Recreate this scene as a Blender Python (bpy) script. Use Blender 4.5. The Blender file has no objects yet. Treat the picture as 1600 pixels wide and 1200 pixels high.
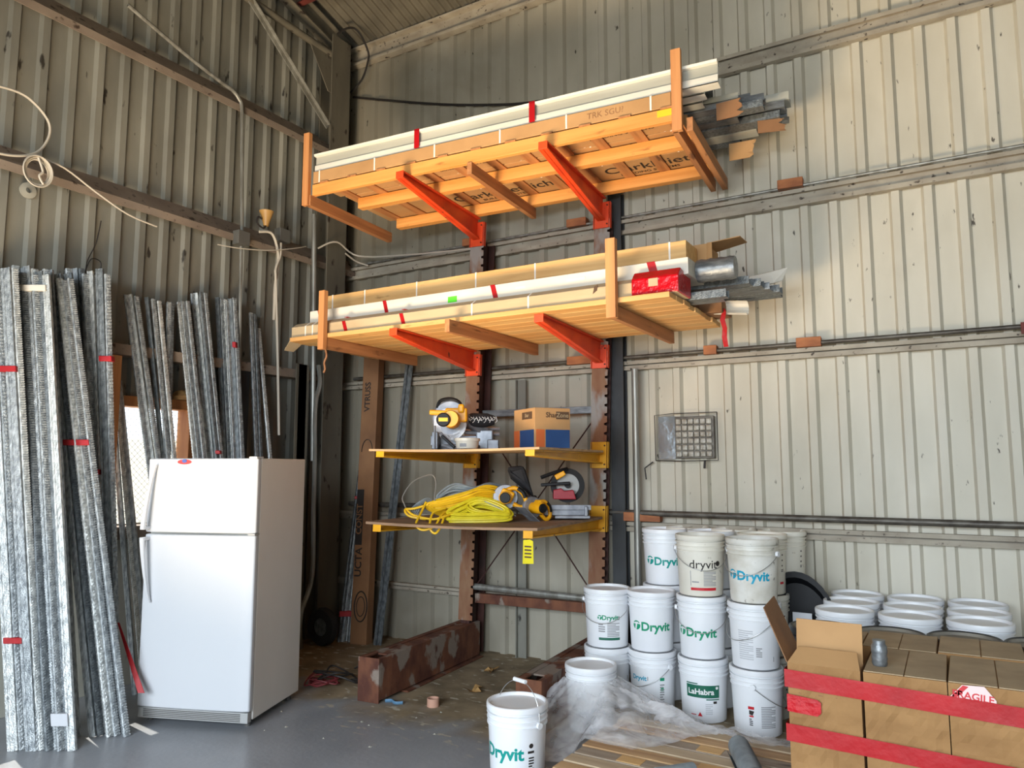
import bpy, bmesh, math, random
from mathutils import Vector, Matrix
R = math.radians
sin, cos, pi = math.sin, math.cos, math.pi
random.seed(7)
SC = bpy.context.scene
COL = SC.collection

# ---------------------------------------------------------------- camera
cam = bpy.data.cameras.new('camera')
cam.sensor_width = 36.0
cam.lens = 36.0 * 1173 / 1600
cam.clip_end = 200
camo = bpy.data.objects.new('camera', cam)
COL.objects.link(camo)
camo.location = (0, 0, 1.63)
camo.rotation_euler = (R(90 + 6.3), 0, R(30.7))
SC.camera = camo

# ---------------------------------------------------------------- exposure
SC.view_settings.view_transform = 'Standard'
SC.view_settings.look = 'None'
SC.view_settings.gamma = 1
SC.view_settings.use_curve_mapping = False
SC.view_settings.exposure = 0.12
try:
    SC.cycles.use_denoising = True
    SC.cycles.max_bounces = 8
    SC.cycles.sample_clamp_indirect = 6
    SC.cycles.caustics_reflective = False
    SC.cycles.caustics_refractive = False
except Exception:
    pass

# ---------------------------------------------------------------- sky, sun, doorway light
W = bpy.data.worlds.new('sky'); SC.world = W
W.use_nodes = True
bgn = W.node_tree.nodes['Background']
bgn.inputs[0].default_value = (0.80, 0.90, 1.0, 1)
bgn.inputs[1].default_value = 2.4

def sun(energy, direction, color, angle):
    l = bpy.data.lights.new('sun', 'SUN'); l.energy = energy; l.color = color; l.angle = angle
    o = bpy.data.objects.new('sun', l); COL.objects.link(o)
    o.rotation_euler = Vector(direction).to_track_quat('-Z', 'Y').to_euler()
    o.location = (-10, 0, 10)
sun(9.0, (0.9, -0.12, -1.55), (1.0, 0.93, 0.80), R(0.6))

def area(name, loc, target, sx, sy, power, color, spread=180):
    l = bpy.data.lights.new(name, 'AREA'); l.shape = 'RECTANGLE'; l.size = sx; l.size_y = sy
    l.energy = power; l.color = color
    o = bpy.data.objects.new(name, l); COL.objects.link(o)
    o.location = loc
    o.rotation_euler = (Vector(target) - Vector(loc)).to_track_quat('-Z', 'Y').to_euler()
    l.spread = R(spread)
    return o
# daylight from the sky beyond the open front of the shed, and a warm lamp added out of view, narrowed up at the loads as floor bounce
area('doorway_sky', (-0.6, -5.2, 3.9), (-0.8, 4.0, 0.8), 6.4, 4.2, 1330, (0.80, 0.90, 1.0))
area('warm_bounce_lamp', (-3.1, 1.3, 0.10), (-2.8, 2.75, 3.0), 1.9, 1.6, 265, (1.0, 0.77, 0.50), 96)

# ---------------------------------------------------------------- materials
MATS = {}
def mat(name, c1, c2=None, rough=0.6, metal=0.0, scale=(3, 3, 3), detail=4, lo=0.35, hi=0.65, bump=0.0, bscale=40,
        c3=None, c3scale=(8, 8, 8), c3lo=0.6, c3hi=0.66, alpha=1.0, trans=0.0, spec=0.5, coord='Object', dist=0.0, bstr=(1, 1, 1)):
    m = bpy.data.materials.new(name); m.use_nodes = True
    nt = m.node_tree; N = nt.nodes; L = nt.links
    b = N['Principled BSDF']
    b.inputs['Roughness'].default_value = rough
    b.inputs['Metallic'].default_value = metal
    b.inputs['Specular IOR Level'].default_value = spec
    if alpha < 1: b.inputs['Alpha'].default_value = alpha
    if trans: b.inputs['Transmission Weight'].default_value = trans
    col = lambda c: (c[0], c[1], c[2], 1)
    tc = N.new('ShaderNodeTexCoord')
    def noise(sc, dt, offset=0.0, distort=0.0):
        mp = N.new('ShaderNodeMapping'); mp.inputs['Scale'].default_value = sc
        mp.inputs['Location'].default_value = (offset, offset * 1.7, offset * .3)
        L.new(tc.outputs[coord], mp.inputs['Vector'])
        n = N.new('ShaderNodeTexNoise'); n.inputs['Scale'].default_value = 1.0
        n.inputs['Detail'].default_value = dt; n.inputs['Distortion'].default_value = distort
        L.new(mp.outputs[0], n.inputs['Vector'])
        return n
    def ramp(src, a, bb):
        r = N.new('ShaderNodeMapRange'); r.inputs[1].default_value = a; r.inputs[2].default_value = bb
        L.new(src, r.inputs[0]); return r.outputs[0]
    out = None
    if c2 is not None:
        mx = N.new('ShaderNodeMix'); mx.data_type = 'RGBA'
        mx.inputs[6].default_value = col(c1); mx.inputs[7].default_value = col(c2)
        L.new(ramp(noise(scale, detail, 0, dist).outputs[0], lo, hi), mx.inputs[0]); out = mx.outputs[2]
    if c3 is not None:
        mx = N.new('ShaderNodeMix'); mx.data_type = 'RGBA'
        if out is not None: L.new(out, mx.inputs[6])
        else: mx.inputs[6].default_value = col(c1)
        mx.inputs[7].default_value = col(c3)
        L.new(ramp(noise(c3scale, 5, 3.7).outputs[0], c3lo, c3hi), mx.inputs[0]); out = mx.outputs[2]
    if out is not None: L.new(out, b.inputs['Base Color'])
    else: b.inputs['Base Color'].default_value = col(c1)
    if bump > 0:
        n = noise((bscale * bstr[0], bscale * bstr[1], bscale * bstr[2]), 3, 1.3)
        bp = N.new('ShaderNodeBump'); bp.inputs['Strength'].default_value = bump; bp.inputs['Distance'].default_value = 0.01
        L.new(n.outputs[0], bp.inputs['Height']); L.new(bp.outputs[0], b.inputs['Normal'])
    MATS[name] = m
    return m
def srgb(r, g, b):
    f = lambda v: ((v / 255 + .055) / 1.055) ** 2.4 if v > 10 else v / 255 / 12.92
    return (f(r), f(g), f(b))

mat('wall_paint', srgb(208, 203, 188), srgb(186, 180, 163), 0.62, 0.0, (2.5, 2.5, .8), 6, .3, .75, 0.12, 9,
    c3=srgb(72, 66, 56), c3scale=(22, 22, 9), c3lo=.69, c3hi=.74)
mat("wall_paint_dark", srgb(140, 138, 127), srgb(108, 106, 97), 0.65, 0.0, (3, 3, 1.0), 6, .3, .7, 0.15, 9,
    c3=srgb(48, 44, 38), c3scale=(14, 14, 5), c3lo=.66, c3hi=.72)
mat('girt_paint', srgb(176, 168, 152), srgb(142, 132, 117), 0.7, 0, (5, 5, 8), 6, .3, .75, .15, 30,
    c3=srgb(62, 52, 44), c3scale=(22, 22, 26), c3lo=.62, c3hi=.7)
mat('girt_brown', srgb(146, 131, 116), srgb(120, 105, 93), 0.7, 0, (5, 4, 5), 6, .3, .75, .12, 30,
    c3=srgb(66, 52, 42), c3scale=(16, 14, 20), c3lo=.6, c3hi=.7)
mat('column_paint', srgb(112, 106, 92), srgb(84, 80, 70), 0.65, 0, (4, 4, 1), 5, .3, .7, .2, 20,
    c3=srgb(50, 40, 34), c3scale=(10, 10, 5), c3lo=.64, c3hi=.7)
mat("roof_metal", srgb(112, 106, 92), srgb(80, 76, 66), 0.6, 0.0, (3, 3, 3), 5, .3, .7, .1, 20)
mat('purlin_red', srgb(112, 50, 42), srgb(84, 40, 34), 0.7, 0, (6, 6, 6), 4)
mat('rust_steel', srgb(130, 82, 56), srgb(84, 46, 34), 0.75, .1, (9, 9, 5), 7, .3, .65, .3, 30, c3=srgb(138, 124, 112), c3scale=(5, 5, 4), c3lo=.55, c3hi=.6)
mat('rust_dark', srgb(74, 38, 30), srgb(44, 26, 22), 0.7, .1, (12, 12, 4), 6, .3, .7, .25, 30)
mat('column_steel', srgb(66, 68, 70), srgb(44, 45, 46), 0.5, .3, (6, 6, 2), 4)
mat('post_face', srgb(142, 108, 80), srgb(120, 74, 50), 0.75, 0, (14, 14, 4), 6, .3, .7, .25, 30, c3=srgb(150, 146, 140), c3scale=(6, 6, 2.4), c3lo=.5, c3hi=.6)
mat('orange_paint', srgb(226, 76, 30), srgb(198, 58, 26), 0.45, 0, (7, 7, 7), 5, .4, .8, .05, 20, c3=srgb(110, 50, 36), c3scale=(16, 16, 16), c3lo=.68, c3hi=.72)
mat('yellow_paint', srgb(224, 164, 22), srgb(196, 138, 20), 0.45, 0, (7, 7, 7), 5, .4, .8, .05, 20, c3=srgb(96, 62, 30), c3scale=(18, 18, 18), c3lo=.68, c3hi=.73)
def wood(name, c1, c2, c3=None):
    mat(name, c1, c2, 0.62, 0, (1.2, 22, 22), 6, .3, .7, .12, 50, c3=c3 or tuple(v * .62 for v in c2), c3scale=(3.5, 14, 14), c3lo=.66, c3hi=.74, dist=.6, bstr=(.1, 1, 1))
wood('lumber_orange', srgb(226, 162, 88), srgb(206, 138, 66))
wood('lumber', srgb(224, 176, 112), srgb(204, 150, 88))
wood('lumber_pale', srgb(224, 184, 124), srgb(202, 154, 94))
wood('lumber_grey', srgb(176, 158, 136), srgb(140, 122, 104))
wood('pallet_pale', srgb(204, 182, 150), srgb(176, 152, 122))
wood('pallet_tan', srgb(206, 170, 124), srgb(170, 130, 90))
wood('lumber_brown', srgb(164, 112, 70), srgb(136, 88, 54))
mat('lumber_y', srgb(188, 132, 84), srgb(150, 98, 60), 0.62, 0, (22, 1.2, 22), 6, .3, .7, .12, 50, c3=srgb(100, 62, 38), c3scale=(14, 3, 14), c3lo=.64, c3hi=.72, bstr=(1, .1, 1))
mat('lumber_z', srgb(206, 146, 92), srgb(180, 118, 70), 0.62, 0, (22, 22, 1.2), 6, .3, .7, .12, 50, c3=srgb(128, 80, 48), c3scale=(14, 14, 3), c3lo=.66, c3hi=.74, bstr=(1, 1, .1))
mat('plywood', srgb(198, 164, 122), srgb(164, 132, 98), 0.6, 0, (3, 14, 60), 5, .3, .7, .08, 40)
mat('plywood_old', srgb(160, 128, 98), srgb(112, 92, 76), 0.7, 0, (5, 12, 60), 5, .3, .7, .1, 40)
mat('carton_front', srgb(164, 124, 78), srgb(142, 104, 62), 0.85, 0, (5, 5, 9), 5, .3, .7, .55, 9)
mat('cardboard', srgb(188, 146, 98), srgb(168, 128, 84), 0.8, 0, (3, 3, 3), 5, .3, .7, .18, 16)
mat('cardboard_tan', srgb(198, 176, 142), srgb(178, 156, 122), 0.75, 0, (2, 6, 6), 5, .3, .7, .12, 16, c3=srgb(150, 120, 86), c3scale=(4, 10, 10), c3lo=.66, c3hi=.75)
mat('cardboard_dusty', srgb(176, 154, 122), srgb(150, 130, 102), 0.85, 0, (6, 6, 6), 5, .3, .7, .1, 16)
mat('cardboard_brown', srgb(150, 108, 72), srgb(122, 86, 58), 0.8, 0, (4, 4, 3), 5, .3, .7, .2, 16)
mat('white_card', srgb(226, 220, 208), srgb(206, 198, 182), 0.6, 0, (2, 8, 8), 5, .3, .8, .06, 16)
mat('white_trim', srgb(218, 216, 206), srgb(206, 204, 194), 0.4, 0, (1, 8, 8), 3)
mat('white_web', srgb(176, 176, 166), srgb(160, 160, 150), 0.45, 0, (1, 8, 8), 3)
mat('strap_white', srgb(236, 230, 220), None, .4)
mat('red_tape', srgb(178, 0, 12), srgb(158, 0, 10), .5, 0, (6, 6, 6), 3, .3, .7, .25, 26)
mat('red_stretch', srgb(200, 10, 26), srgb(160, 6, 20), .26, 0, (9, 4, 12), 3, .3, .7, .9, 22)
mat('pink_sticker', srgb(226, 200, 196), None, .5)
mat('yellow_label', srgb(236, 190, 40), None, .5)
mat('yellow_tag', srgb(232, 220, 30), srgb(214, 200, 20), .4)
mat('green_tape', srgb(96, 220, 60), None, .4)
mat('black_ink', srgb(40, 34, 30), None, .7)
mat('brown_ink', srgb(84, 62, 44), None, .7)
mat('grey_ink', srgb(150, 150, 152), None, .6)
mat('pale_ink', srgb(196, 198, 202), None, .6)
mat('teal_ink', srgb(10, 150, 140), None, .4)
mat('green_ink', srgb(24, 148, 108), None, .4)
mat('cyan_ink', srgb(20, 158, 190), None, .4)
mat('label_green', srgb(30, 100, 78), None, .4)
mat('label_red', srgb(196, 34, 44), None, .4)
mat('label_white', srgb(232, 232, 230), None, .5)
mat('disc_face', srgb(176, 176, 172), srgb(156, 156, 152), .5)
mat('orange_print', srgb(200, 110, 60), None, .6)
mat('label_blue', srgb(38, 74, 124), srgb(30, 62, 108), .6)
mat('label_orange', srgb(204, 104, 52), srgb(190, 92, 44), .6)
mat('galv', srgb(192, 197, 198), srgb(112, 118, 122), .36, .45, (60, 60, 22), 5, .3, .7, .6, 130)
mat('galv_bright', srgb(224, 227, 224), srgb(146, 150, 150), .32, .4, (60, 60, 22), 5, .3, .7, .5, 120)
mat('galv_dark', srgb(134, 140, 142), srgb(78, 84, 88), .42, .4, (50, 50, 22), 5, .3, .7, .5, 120)
mat('galv_x', srgb(140, 144, 146), srgb(96, 100, 104), .42, .55, (12, 40, 40), 5, .3, .7, .2, 60)
mat('fridge_white', srgb(208, 210, 213), None, .28, spec=.5, bump=.04, bscale=260)
mat('fridge_side', srgb(236, 232, 225), srgb(228, 223, 215), .45, 0, (2, 2, 1), 3, bump=.06, bscale=300)
mat('fridge_grey', srgb(172, 172, 170), None, .4)
mat('fridge_slot', srgb(86, 84, 80), None, .6)
mat('gasket', srgb(196, 194, 186), None, .6)
mat('pail_white', srgb(236, 238, 240), srgb(226, 228, 232), .38, 0, (3, 3, 3), 3, bump=.02, bscale=60)
mat('pail_cream', srgb(230, 226, 214), srgb(212, 206, 190), .42, 0, (5, 5, 4), 4, .3, .75, c3=srgb(150, 140, 120), c3scale=(16, 16, 16), c3lo=.68, c3hi=.76)
mat('pail_dirty', srgb(224, 222, 214), srgb(190, 184, 168), .5, 0, (7, 7, 7), 5, .4, .75, c3=srgb(110, 104, 92), c3scale=(20, 20, 20), c3lo=.66, c3hi=.74)
mat('pail_black', srgb(40, 42, 46), srgb(30, 31, 34), .4, 0, (5, 5, 5), 3)
mat('lid_dusty', srgb(140, 134, 122), srgb(112, 107, 98), .7, 0, (7, 7, 7), 5)
mat('wire_steel', srgb(176, 176, 174), None, .35, .8)
mat('wire_dark', srgb(40, 36, 34), None, .6)
mat('black_plastic', srgb(14, 15, 18), None, .5, spec=.3)
mat('black_cloth', srgb(34, 34, 38), srgb(24, 24, 27), .85, 0, (20, 20, 20), 3, bump=.3, bscale=60)
mat('tool_yellow', srgb(240, 172, 20), srgb(226, 158, 16), .4, 0, (9, 9, 9), 3)
mat('tool_grey', srgb(150, 154, 160), srgb(110, 114, 120), .4, .5, (12, 12, 12), 4)
mat('tool_silver', srgb(158, 161, 166), srgb(120, 123, 130), .42, .4, (12, 12, 12), 4)
mat('tool_red', srgb(150, 24, 40), None, .4)
mat('hose_yellow', srgb(236, 192, 36), srgb(220, 172, 24), .42, 0, (12, 12, 12), 3)
mat('hose_lime', srgb(232, 216, 50), srgb(216, 196, 30), .42, 0, (12, 12, 12), 3)
mat('cable_grey', srgb(140, 150, 154), srgb(112, 120, 124), .5, 0, (12, 12, 12), 3)
mat('cable_white', srgb(190, 182, 168), None, .55)
mat('cord_red', srgb(120, 44, 48), None, .6)
mat('rubber', srgb(38, 38, 40), srgb(28, 28, 28), .8)
mat('conduit', srgb(160, 160, 154), srgb(126, 124, 116), .42, .5, (20, 20, 3), 4)
mat('pipe_dark', srgb(104, 100, 92), srgb(70, 64, 58), .5, .4, (12, 20, 20), 5)
mat('box_steel', srgb(112, 112, 108), None, .5, .4)
mat('lamp_amber', srgb(190, 150, 90), srgb(160, 122, 68), .4)
mat('glass_block', srgb(170, 168, 158), srgb(120, 112, 98), .25, 0, (20, 20, 20), 4, .3, .7, .6, 40)
mat('mirror_film', srgb(196, 204, 210), None, .12, .8, bump=.4, bscale=7)
mat('timber_block', srgb(176, 112, 70), srgb(136, 82, 52), .75, 0, (6, 20, 20), 5)
mat('leaf', srgb(176, 138, 84), srgb(130, 96, 56), .8, 0, (20, 20, 20), 3)
mat('panel_white', srgb(178, 176, 164), srgb(150, 148, 136), .6, 0, (3, 3, 1.5), 6, .3, .7, .08, 16, c3=srgb(96, 90, 78), c3scale=(12, 12, 7), c3lo=.66, c3hi=.75)
mat('yard', srgb(220, 210, 190), srgb(196, 186, 166), .9, 0, (1, 1, 1), 5)
mat('yard_wall', srgb(226, 222, 210), None, .8)
mat('tape_core', srgb(196, 150, 128), None, .7)
mat('tape_blue', srgb(90, 130, 160), None, .5)
mat('emblem_red', srgb(190, 60, 60), None, .5)
mat('emblem_blue', srgb(70, 90, 160), None, .5)
mat('orange_frame', srgb(190, 128, 74), srgb(160, 100, 56), .65, 0, (12, 12, 2), 5)

# plastic film: half see-through, wrinkled
def film_mat():
    m = bpy.data.materials.new('film'); m.use_nodes = True
    nt = m.node_tree; N = nt.nodes; L = nt.links; b = N['Principled BSDF']
    b.inputs['Base Color'].default_value = (.93, .94, .97, 1); b.inputs['Roughness'].default_value = .14
    tc = N.new('ShaderNodeTexCoord')
    n = N.new('ShaderNodeTexNoise'); n.inputs['Scale'].default_value = 8; n.inputs['Detail'].default_value = 3; n.inputs['Distortion'].default_value = .6
    L.new(tc.outputs['Object'], n.inputs['Vector'])
    mr = N.new('ShaderNodeMapRange'); mr.inputs[1].default_value = .35; mr.inputs[2].default_value = .7
    mr.inputs[3].default_value = .22; mr.inputs[4].default_value = .55
    L.new(n.outputs[0], mr.inputs[0]); L.new(mr.outputs[0], b.inputs['Alpha'])
    bp = N.new('ShaderNodeBump'); bp.inputs['Strength'].default_value = .9; bp.inputs['Distance'].default_value = .02
    L.new(n.outputs[0], bp.inputs['Height']); L.new(bp.outputs[0], b.inputs['Normal'])
    MATS['film'] = m
film_mat()
# blotchy shade painted into the back wall colour, deepest at the rack end
def corner_shade(m, x0, x1, dark):
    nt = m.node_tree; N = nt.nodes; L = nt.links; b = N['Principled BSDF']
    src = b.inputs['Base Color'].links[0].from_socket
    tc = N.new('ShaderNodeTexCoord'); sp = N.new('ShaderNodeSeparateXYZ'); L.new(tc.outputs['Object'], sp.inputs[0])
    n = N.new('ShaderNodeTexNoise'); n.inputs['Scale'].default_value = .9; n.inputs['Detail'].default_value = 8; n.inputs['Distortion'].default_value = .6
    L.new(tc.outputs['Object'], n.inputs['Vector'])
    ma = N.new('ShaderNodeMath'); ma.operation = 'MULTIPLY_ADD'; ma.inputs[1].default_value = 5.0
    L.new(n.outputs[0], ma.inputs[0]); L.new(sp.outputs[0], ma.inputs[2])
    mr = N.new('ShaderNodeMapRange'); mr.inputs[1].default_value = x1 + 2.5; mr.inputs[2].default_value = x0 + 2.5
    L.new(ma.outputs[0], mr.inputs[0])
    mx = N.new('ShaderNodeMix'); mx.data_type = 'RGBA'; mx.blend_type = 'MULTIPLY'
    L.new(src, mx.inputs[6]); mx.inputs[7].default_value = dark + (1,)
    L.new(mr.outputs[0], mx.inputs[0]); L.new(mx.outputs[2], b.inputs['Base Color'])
corner_shade(MATS['wall_paint'], -4.8, -.6, (.44, .42, .385))

# concrete floor: smooth blue-grey paint in front, worn and dusty towards the rack
def floor_mat():
    m = bpy.data.materials.new('concrete'); m.use_nodes = True
    nt = m.node_tree; N = nt.nodes; L = nt.links; b = N['Principled BSDF']
    tc = N.new('ShaderNodeTexCoord')
    def noise(s, d, sc=(1, 1, 1), dist=0):
        mp = N.new('ShaderNodeMapping'); mp.inputs['Scale'].default_value = sc
        L.new(tc.outputs['Object'], mp.inputs[0])
        n = N.new('ShaderNodeTexNoise'); n.inputs['Scale'].default_value = s; n.inputs['Detail'].default_value = d
        n.inputs['Distortion'].default_value = dist
        L.new(mp.outputs[0], n.inputs['Vector']); return n.outputs[0]
    def mix(a, bcol, f):
        mx = N.new('ShaderNodeMix'); mx.data_type = 'RGBA'
        if isinstance(a, tuple): mx.inputs[6].default_value = a + (1,)
        else: L.new(a, mx.inputs[6])
        if isinstance(bcol, tuple): mx.inputs[7].default_value = bcol + (1,)
        else: L.new(bcol, mx.inputs[7])
        L.new(f, mx.inputs[0]); return mx.outputs[2]
    def rng(s, a, bb, c=0., d=1.):
        r = N.new('ShaderNodeMapRange'); r.inputs[1].default_value = a; r.inputs[2].default_value = bb
        r.inputs[3].default_value = c; r.inputs[4].default_value = d; L.new(s, r.inputs[0]); return r.outputs[0]
    paint = mix(srgb(150, 153, 158), srgb(132, 135, 140), rng(noise(1.3, 5), .35, .65))
    dirt = mix(srgb(150, 132, 104), srgb(116, 101, 78), rng(noise(5, 7), .35, .65))
    sp = N.new('ShaderNodeSeparateXYZ'); L.new(tc.outputs['Object'], sp.inputs[0])
    # worn area lies under and in front of the rack: y beyond about 4.1 m
    ad = N.new('ShaderNodeMath'); ad.operation = 'MULTIPLY_ADD'; ad.inputs[1].default_value = 1.6
    L.new(noise(1.6, 6, (1, 1, 1), .5), ad.inputs[0]); L.new(sp.outputs[1], ad.inputs[2])
    worn = rng(ad.outputs[0], 4.75, 5.15)
    base = mix(paint, dirt, worn)
    chips = rng(noise(9, 8, (1, 2.2, 1), .4), .60, .66)
    chipzone = N.new('ShaderNodeMath'); chipzone.operation = 'MULTIPLY'
    L.new(chips, chipzone.inputs[0]); L.new(rng(ad.outputs[0], 4.2, 4.8), chipzone.inputs[1])
    base = mix(base, srgb(186, 178, 160), chipzone.outputs[0])
    L.new(base, b.inputs['Base Color'])
    L.new(rng(worn, 0, 1, .32, .8), b.inputs['Roughness'])
    bp = N.new('ShaderNodeBump'); bp.inputs['Strength'].default_value = .15; bp.inputs['Distance'].default_value = .01
    L.new(noise(30, 5), bp.inputs['Height']); L.new(bp.outputs[0], b.inputs['Normal'])
    MATS['concrete'] = m
floor_mat()

# ---------------------------------------------------------------- mesh builder
class MB:
    def __init__(s): s.v = []; s.f = []
    def add(s, vs, fs):
        o = len(s.v); s.v += [tuple(v) for v in vs]; s.f += [tuple(i + o for i in f) for f in fs]; return s
    def box(s, x0, x1, y0, y1, z0, z1):
        if x0 > x1: x0, x1 = x1, x0
        if y0 > y1: y0, y1 = y1, y0
        if z0 > z1: z0, z1 = z1, z0
        return s.add([(x0, y0, z0), (x1, y0, z0), (x1, y1, z0), (x0, y1, z0), (x0, y0, z1), (x1, y0, z1), (x1, y1, z1), (x0, y1, z1)],
                     [(3, 2, 1, 0), (4, 5, 6, 7), (0, 1, 5, 4), (1, 2, 6, 5), (2, 3, 7, 6), (3, 0, 4, 7)])
    def hexa(s, a, b):   # two quads (4 pts each), lower and upper
        return s.add(list(a) + list(b), [(3, 2, 1, 0), (4, 5, 6, 7), (0, 1, 5, 4), (1, 2, 6, 5), (2, 3, 7, 6), (3, 0, 4, 7)])
    def beam(s, p, q, w, h, up=(0, 0, 1)):
        p = Vector(p); q = Vector(q); d = (q - p).normalized(); u = Vector(up)
        a = d.cross(u)
        if a.length < 1e-4: a = d.cross(Vector((0, 1, 0)))
        a.normalize(); u = a.cross(d).normalized()
        c = [(-w / 2, -h / 2), (w / 2, -h / 2), (w / 2, h / 2), (-w / 2, h / 2)]
        return s.hexa([p + a * x + u * y for x, y in c], [q + a * x + u * y for x, y in c])
    def prism(s, poly, p, q, a, u):  # 2D outline swept from p to q, axes a,u
        p = Vector(p); q = Vector(q); a = Vector(a); u = Vector(u); n = len(poly)
        vs = [p + a * x + u * y for x, y in poly] + [q + a * x + u * y for x, y in poly]
        fs = [tuple(range(n - 1, -1, -1)), tuple(range(n, 2 * n))] + [(i, (i + 1) % n, (i + 1) % n + n, i + n) for i in range(n)]
        return s.add(vs, fs)
    def sheet(s, poly, p, q, a, u):  # open profile swept
        p = Vector(p); q = Vector(q); a = Vector(a); u = Vector(u); n = len(poly)
        vs = [p + a * x + u * y for x, y in poly] + [q + a * x + u * y for x, y in poly]
        return s.add(vs, [(i, i + 1, i + 1 + n, i + n) for i in range(n - 1)])
    def lathe(s, prof, n=32, c=(0, 0, 0), axis='z', cap0=False, cap1=False):
        vs = []; fs = []
        for r, z in prof:
            for k in range(n):
                t = 2 * pi * k / n; x, y = r * cos(t), r * sin(t)
                if axis == 'z': p = (c[0] + x, c[1] + y, c[2] + z)
                elif axis == 'x': p = (c[0] + z, c[1] + x, c[2] + y)
                else: p = (c[0] + y, c[1] + z, c[2] + x)
                vs.append(p)
        m = len(prof)
        for j in range(m - 1):
            for k in range(n):
                fs.append((j * n + k, j * n + (k + 1) % n, (j + 1) * n + (k + 1) % n, (j + 1) * n + k))
        if cap0: fs.append(tuple(range(n - 1, -1, -1)))
        if cap1: fs.append(tuple((m - 1) * n + k for k in range(n)))
        return s.add(vs, fs)
    def tube(s, pts, r, n=8, closed=False):
        pts = [Vector(p) for p in pts]; m = len(pts)
        if m < 2: return s
        vs = []; fs = []; prev = None
        for i, p in enumerate(pts):
            if closed: d = pts[(i + 1) % m] - pts[i - 1]
            else: d = pts[min(i + 1, m - 1)] - pts[max(i - 1, 0)]
            if d.length < 1e-9: d = Vector((0, 0, 1))
            d.normalize()
            if prev is None:
                a = d.cross(Vector((0, 0, 1)))
                if a.length < .05: a = d.cross(Vector((1, 0, 0)))
            else: a = prev - d * prev.dot(d)
            a.normalize(); prev = a; b = d.cross(a)
            rr = r[i] if isinstance(r, (list, tuple)) else r
            for k in range(n):
                t = 2 * pi * k / n; vs.append(p + a * (rr * cos(t)) + b * (rr * sin(t)))
        for i in range(m if closed else m - 1):
            j = (i + 1) % m
            for k in range(n): fs.append((i * n + k, i * n + (k + 1) % n, j * n + (k + 1) % n, j * n + k))
        if not closed:
            fs.append(tuple(range(n - 1, -1, -1))); fs.append(tuple((m - 1) * n + k for k in range(n)))
        return s.add(vs, fs)
    def cyl(s, p, q, r, n=16): return s.tube([p, q], r, n)
    def xf(s, M):
        s.v = [tuple(M @ Vector(v)) for v in s.v]; return s

def smooth_pts(pts, k=6, closed=False):
    P = [Vector(p) for p in pts]; n = len(P); out = []
    rng = range(n) if closed else range(n - 1)
    for i in rng:
        g = (lambda j: P[j % n]) if closed else (lambda j: P[max(0, min(n - 1, j))])
        p0, p1, p2, p3 = g(i - 1), g(i), g(i + 1), g(i + 2)
        for t in [j / k for j in range(k)]:
            out.append(.5 * ((2 * p1) + (-p0 + p2) * t + (2 * p0 - 5 * p1 + 4 * p2 - p3) * t * t + (-p0 + 3 * p1 - 3 * p2 + p3) * t ** 3))
    if not closed: out.append(P[-1])
    return out

def build(name, mb, m, parent=None, bevel=0, smooth=False, segs=2):
    if isinstance(mb, MB):
        me = bpy.data.meshes.new(name); me.from_pydata(mb.v, [], mb.f); me.validate()
        bm = bmesh.new(); bm.from_mesh(me); bmesh.ops.recalc_face_normals(bm, faces=bm.faces); bm.to_mesh(me); bm.free()
        me.materials.append(MATS[m])
        if smooth:
            for p in me.polygons: p.use_smooth = True
            try: me.set_sharp_from_angle(angle=R(38))
            except Exception: pass
    else: me = mb
    o = bpy.data.objects.new(name, me); COL.objects.link(o)
    if parent is not None: o.parent = parent
    if bevel:
        b = o.modifiers.new('bevel', 'BEVEL'); b.width = bevel; b.segments = segs; b.limit_method = 'ANGLE'; b.angle_limit = R(40)
    return o
def tag(o, label, cat, group=None, kind=None):
    if label: o['label'] = label
    if cat: o['category'] = cat
    if group: o['group'] = group
    if kind: o['kind'] = kind
    return o
def thing(name, label, cat, loc=(0, 0, 0), rz=0, group=None):
    o = bpy.data.objects.new(name, None); COL.objects.link(o); o.empty_display_size = .1
    o.location = loc; o.rotation_euler = (0, 0, rz)
    return tag(o, label, cat, group)
def solo(name, mb, m, label, cat, loc=(0, 0, 0), rz=0, group=None, bevel=0, smooth=False, rot=None):
    o = build(name, mb, m, None, bevel, smooth); o.location = loc
    o.rotation_euler = rot if rot else (0, 0, rz)
    return tag(o, label, cat, group)
def structure(name, mb, m, bevel=0, smooth=False, label=None):
    o = build(name, mb, m, None, bevel, smooth); o['kind'] = 'structure'
    if label: o['label'] = label
    return o
def copy_tree(o, parent=None):
    c = o.copy(); COL.objects.link(c)
    if parent is not None: c.parent = parent
    for ch in list(o.children): copy_tree(ch, c)
    return c

# text as a mesh in the xz plane
TXT = {}
def text2d(body, size, bold=0.0, shear=0.0, spacing=1.0):
    key = (body, size, bold, shear, spacing)
    if key in TXT: return TXT[key]
    cu = bpy.data.curves.new('lettering', 'FONT'); cu.body = body; cu.size = size; cu.offset = bold * size
    cu.shear = shear; cu.space_character = spacing; cu.align_x = 'CENTER'; cu.align_y = 'CENTER'; cu.resolution_u = 3
    o = bpy.data.objects.new('lettering_source', cu); COL.objects.link(o)
    dg = bpy.context.evaluated_depsgraph_get(); dg.update()
    me = bpy.data.meshes.new_from_object(o.evaluated_get(dg))
    r = ([(v.co.x, v.co.y) for v in me.vertices], [tuple(p.vertices) for p in me.polygons])
    bpy.data.objects.remove(o); bpy.data.curves.remove(cu); bpy.data.meshes.remove(me)
    TXT[key] = r
    return r
def flat_text(mb, body, size, p, a, u, bold=0.0, shear=0.0, spacing=1.0):
    vs, fs = text2d(body, size, bold, shear, spacing)
    p = Vector(p); a = Vector(a); u = Vector(u)
    mb.add([p + a * x + u * y for x, y in vs], fs)
    return mb
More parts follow.
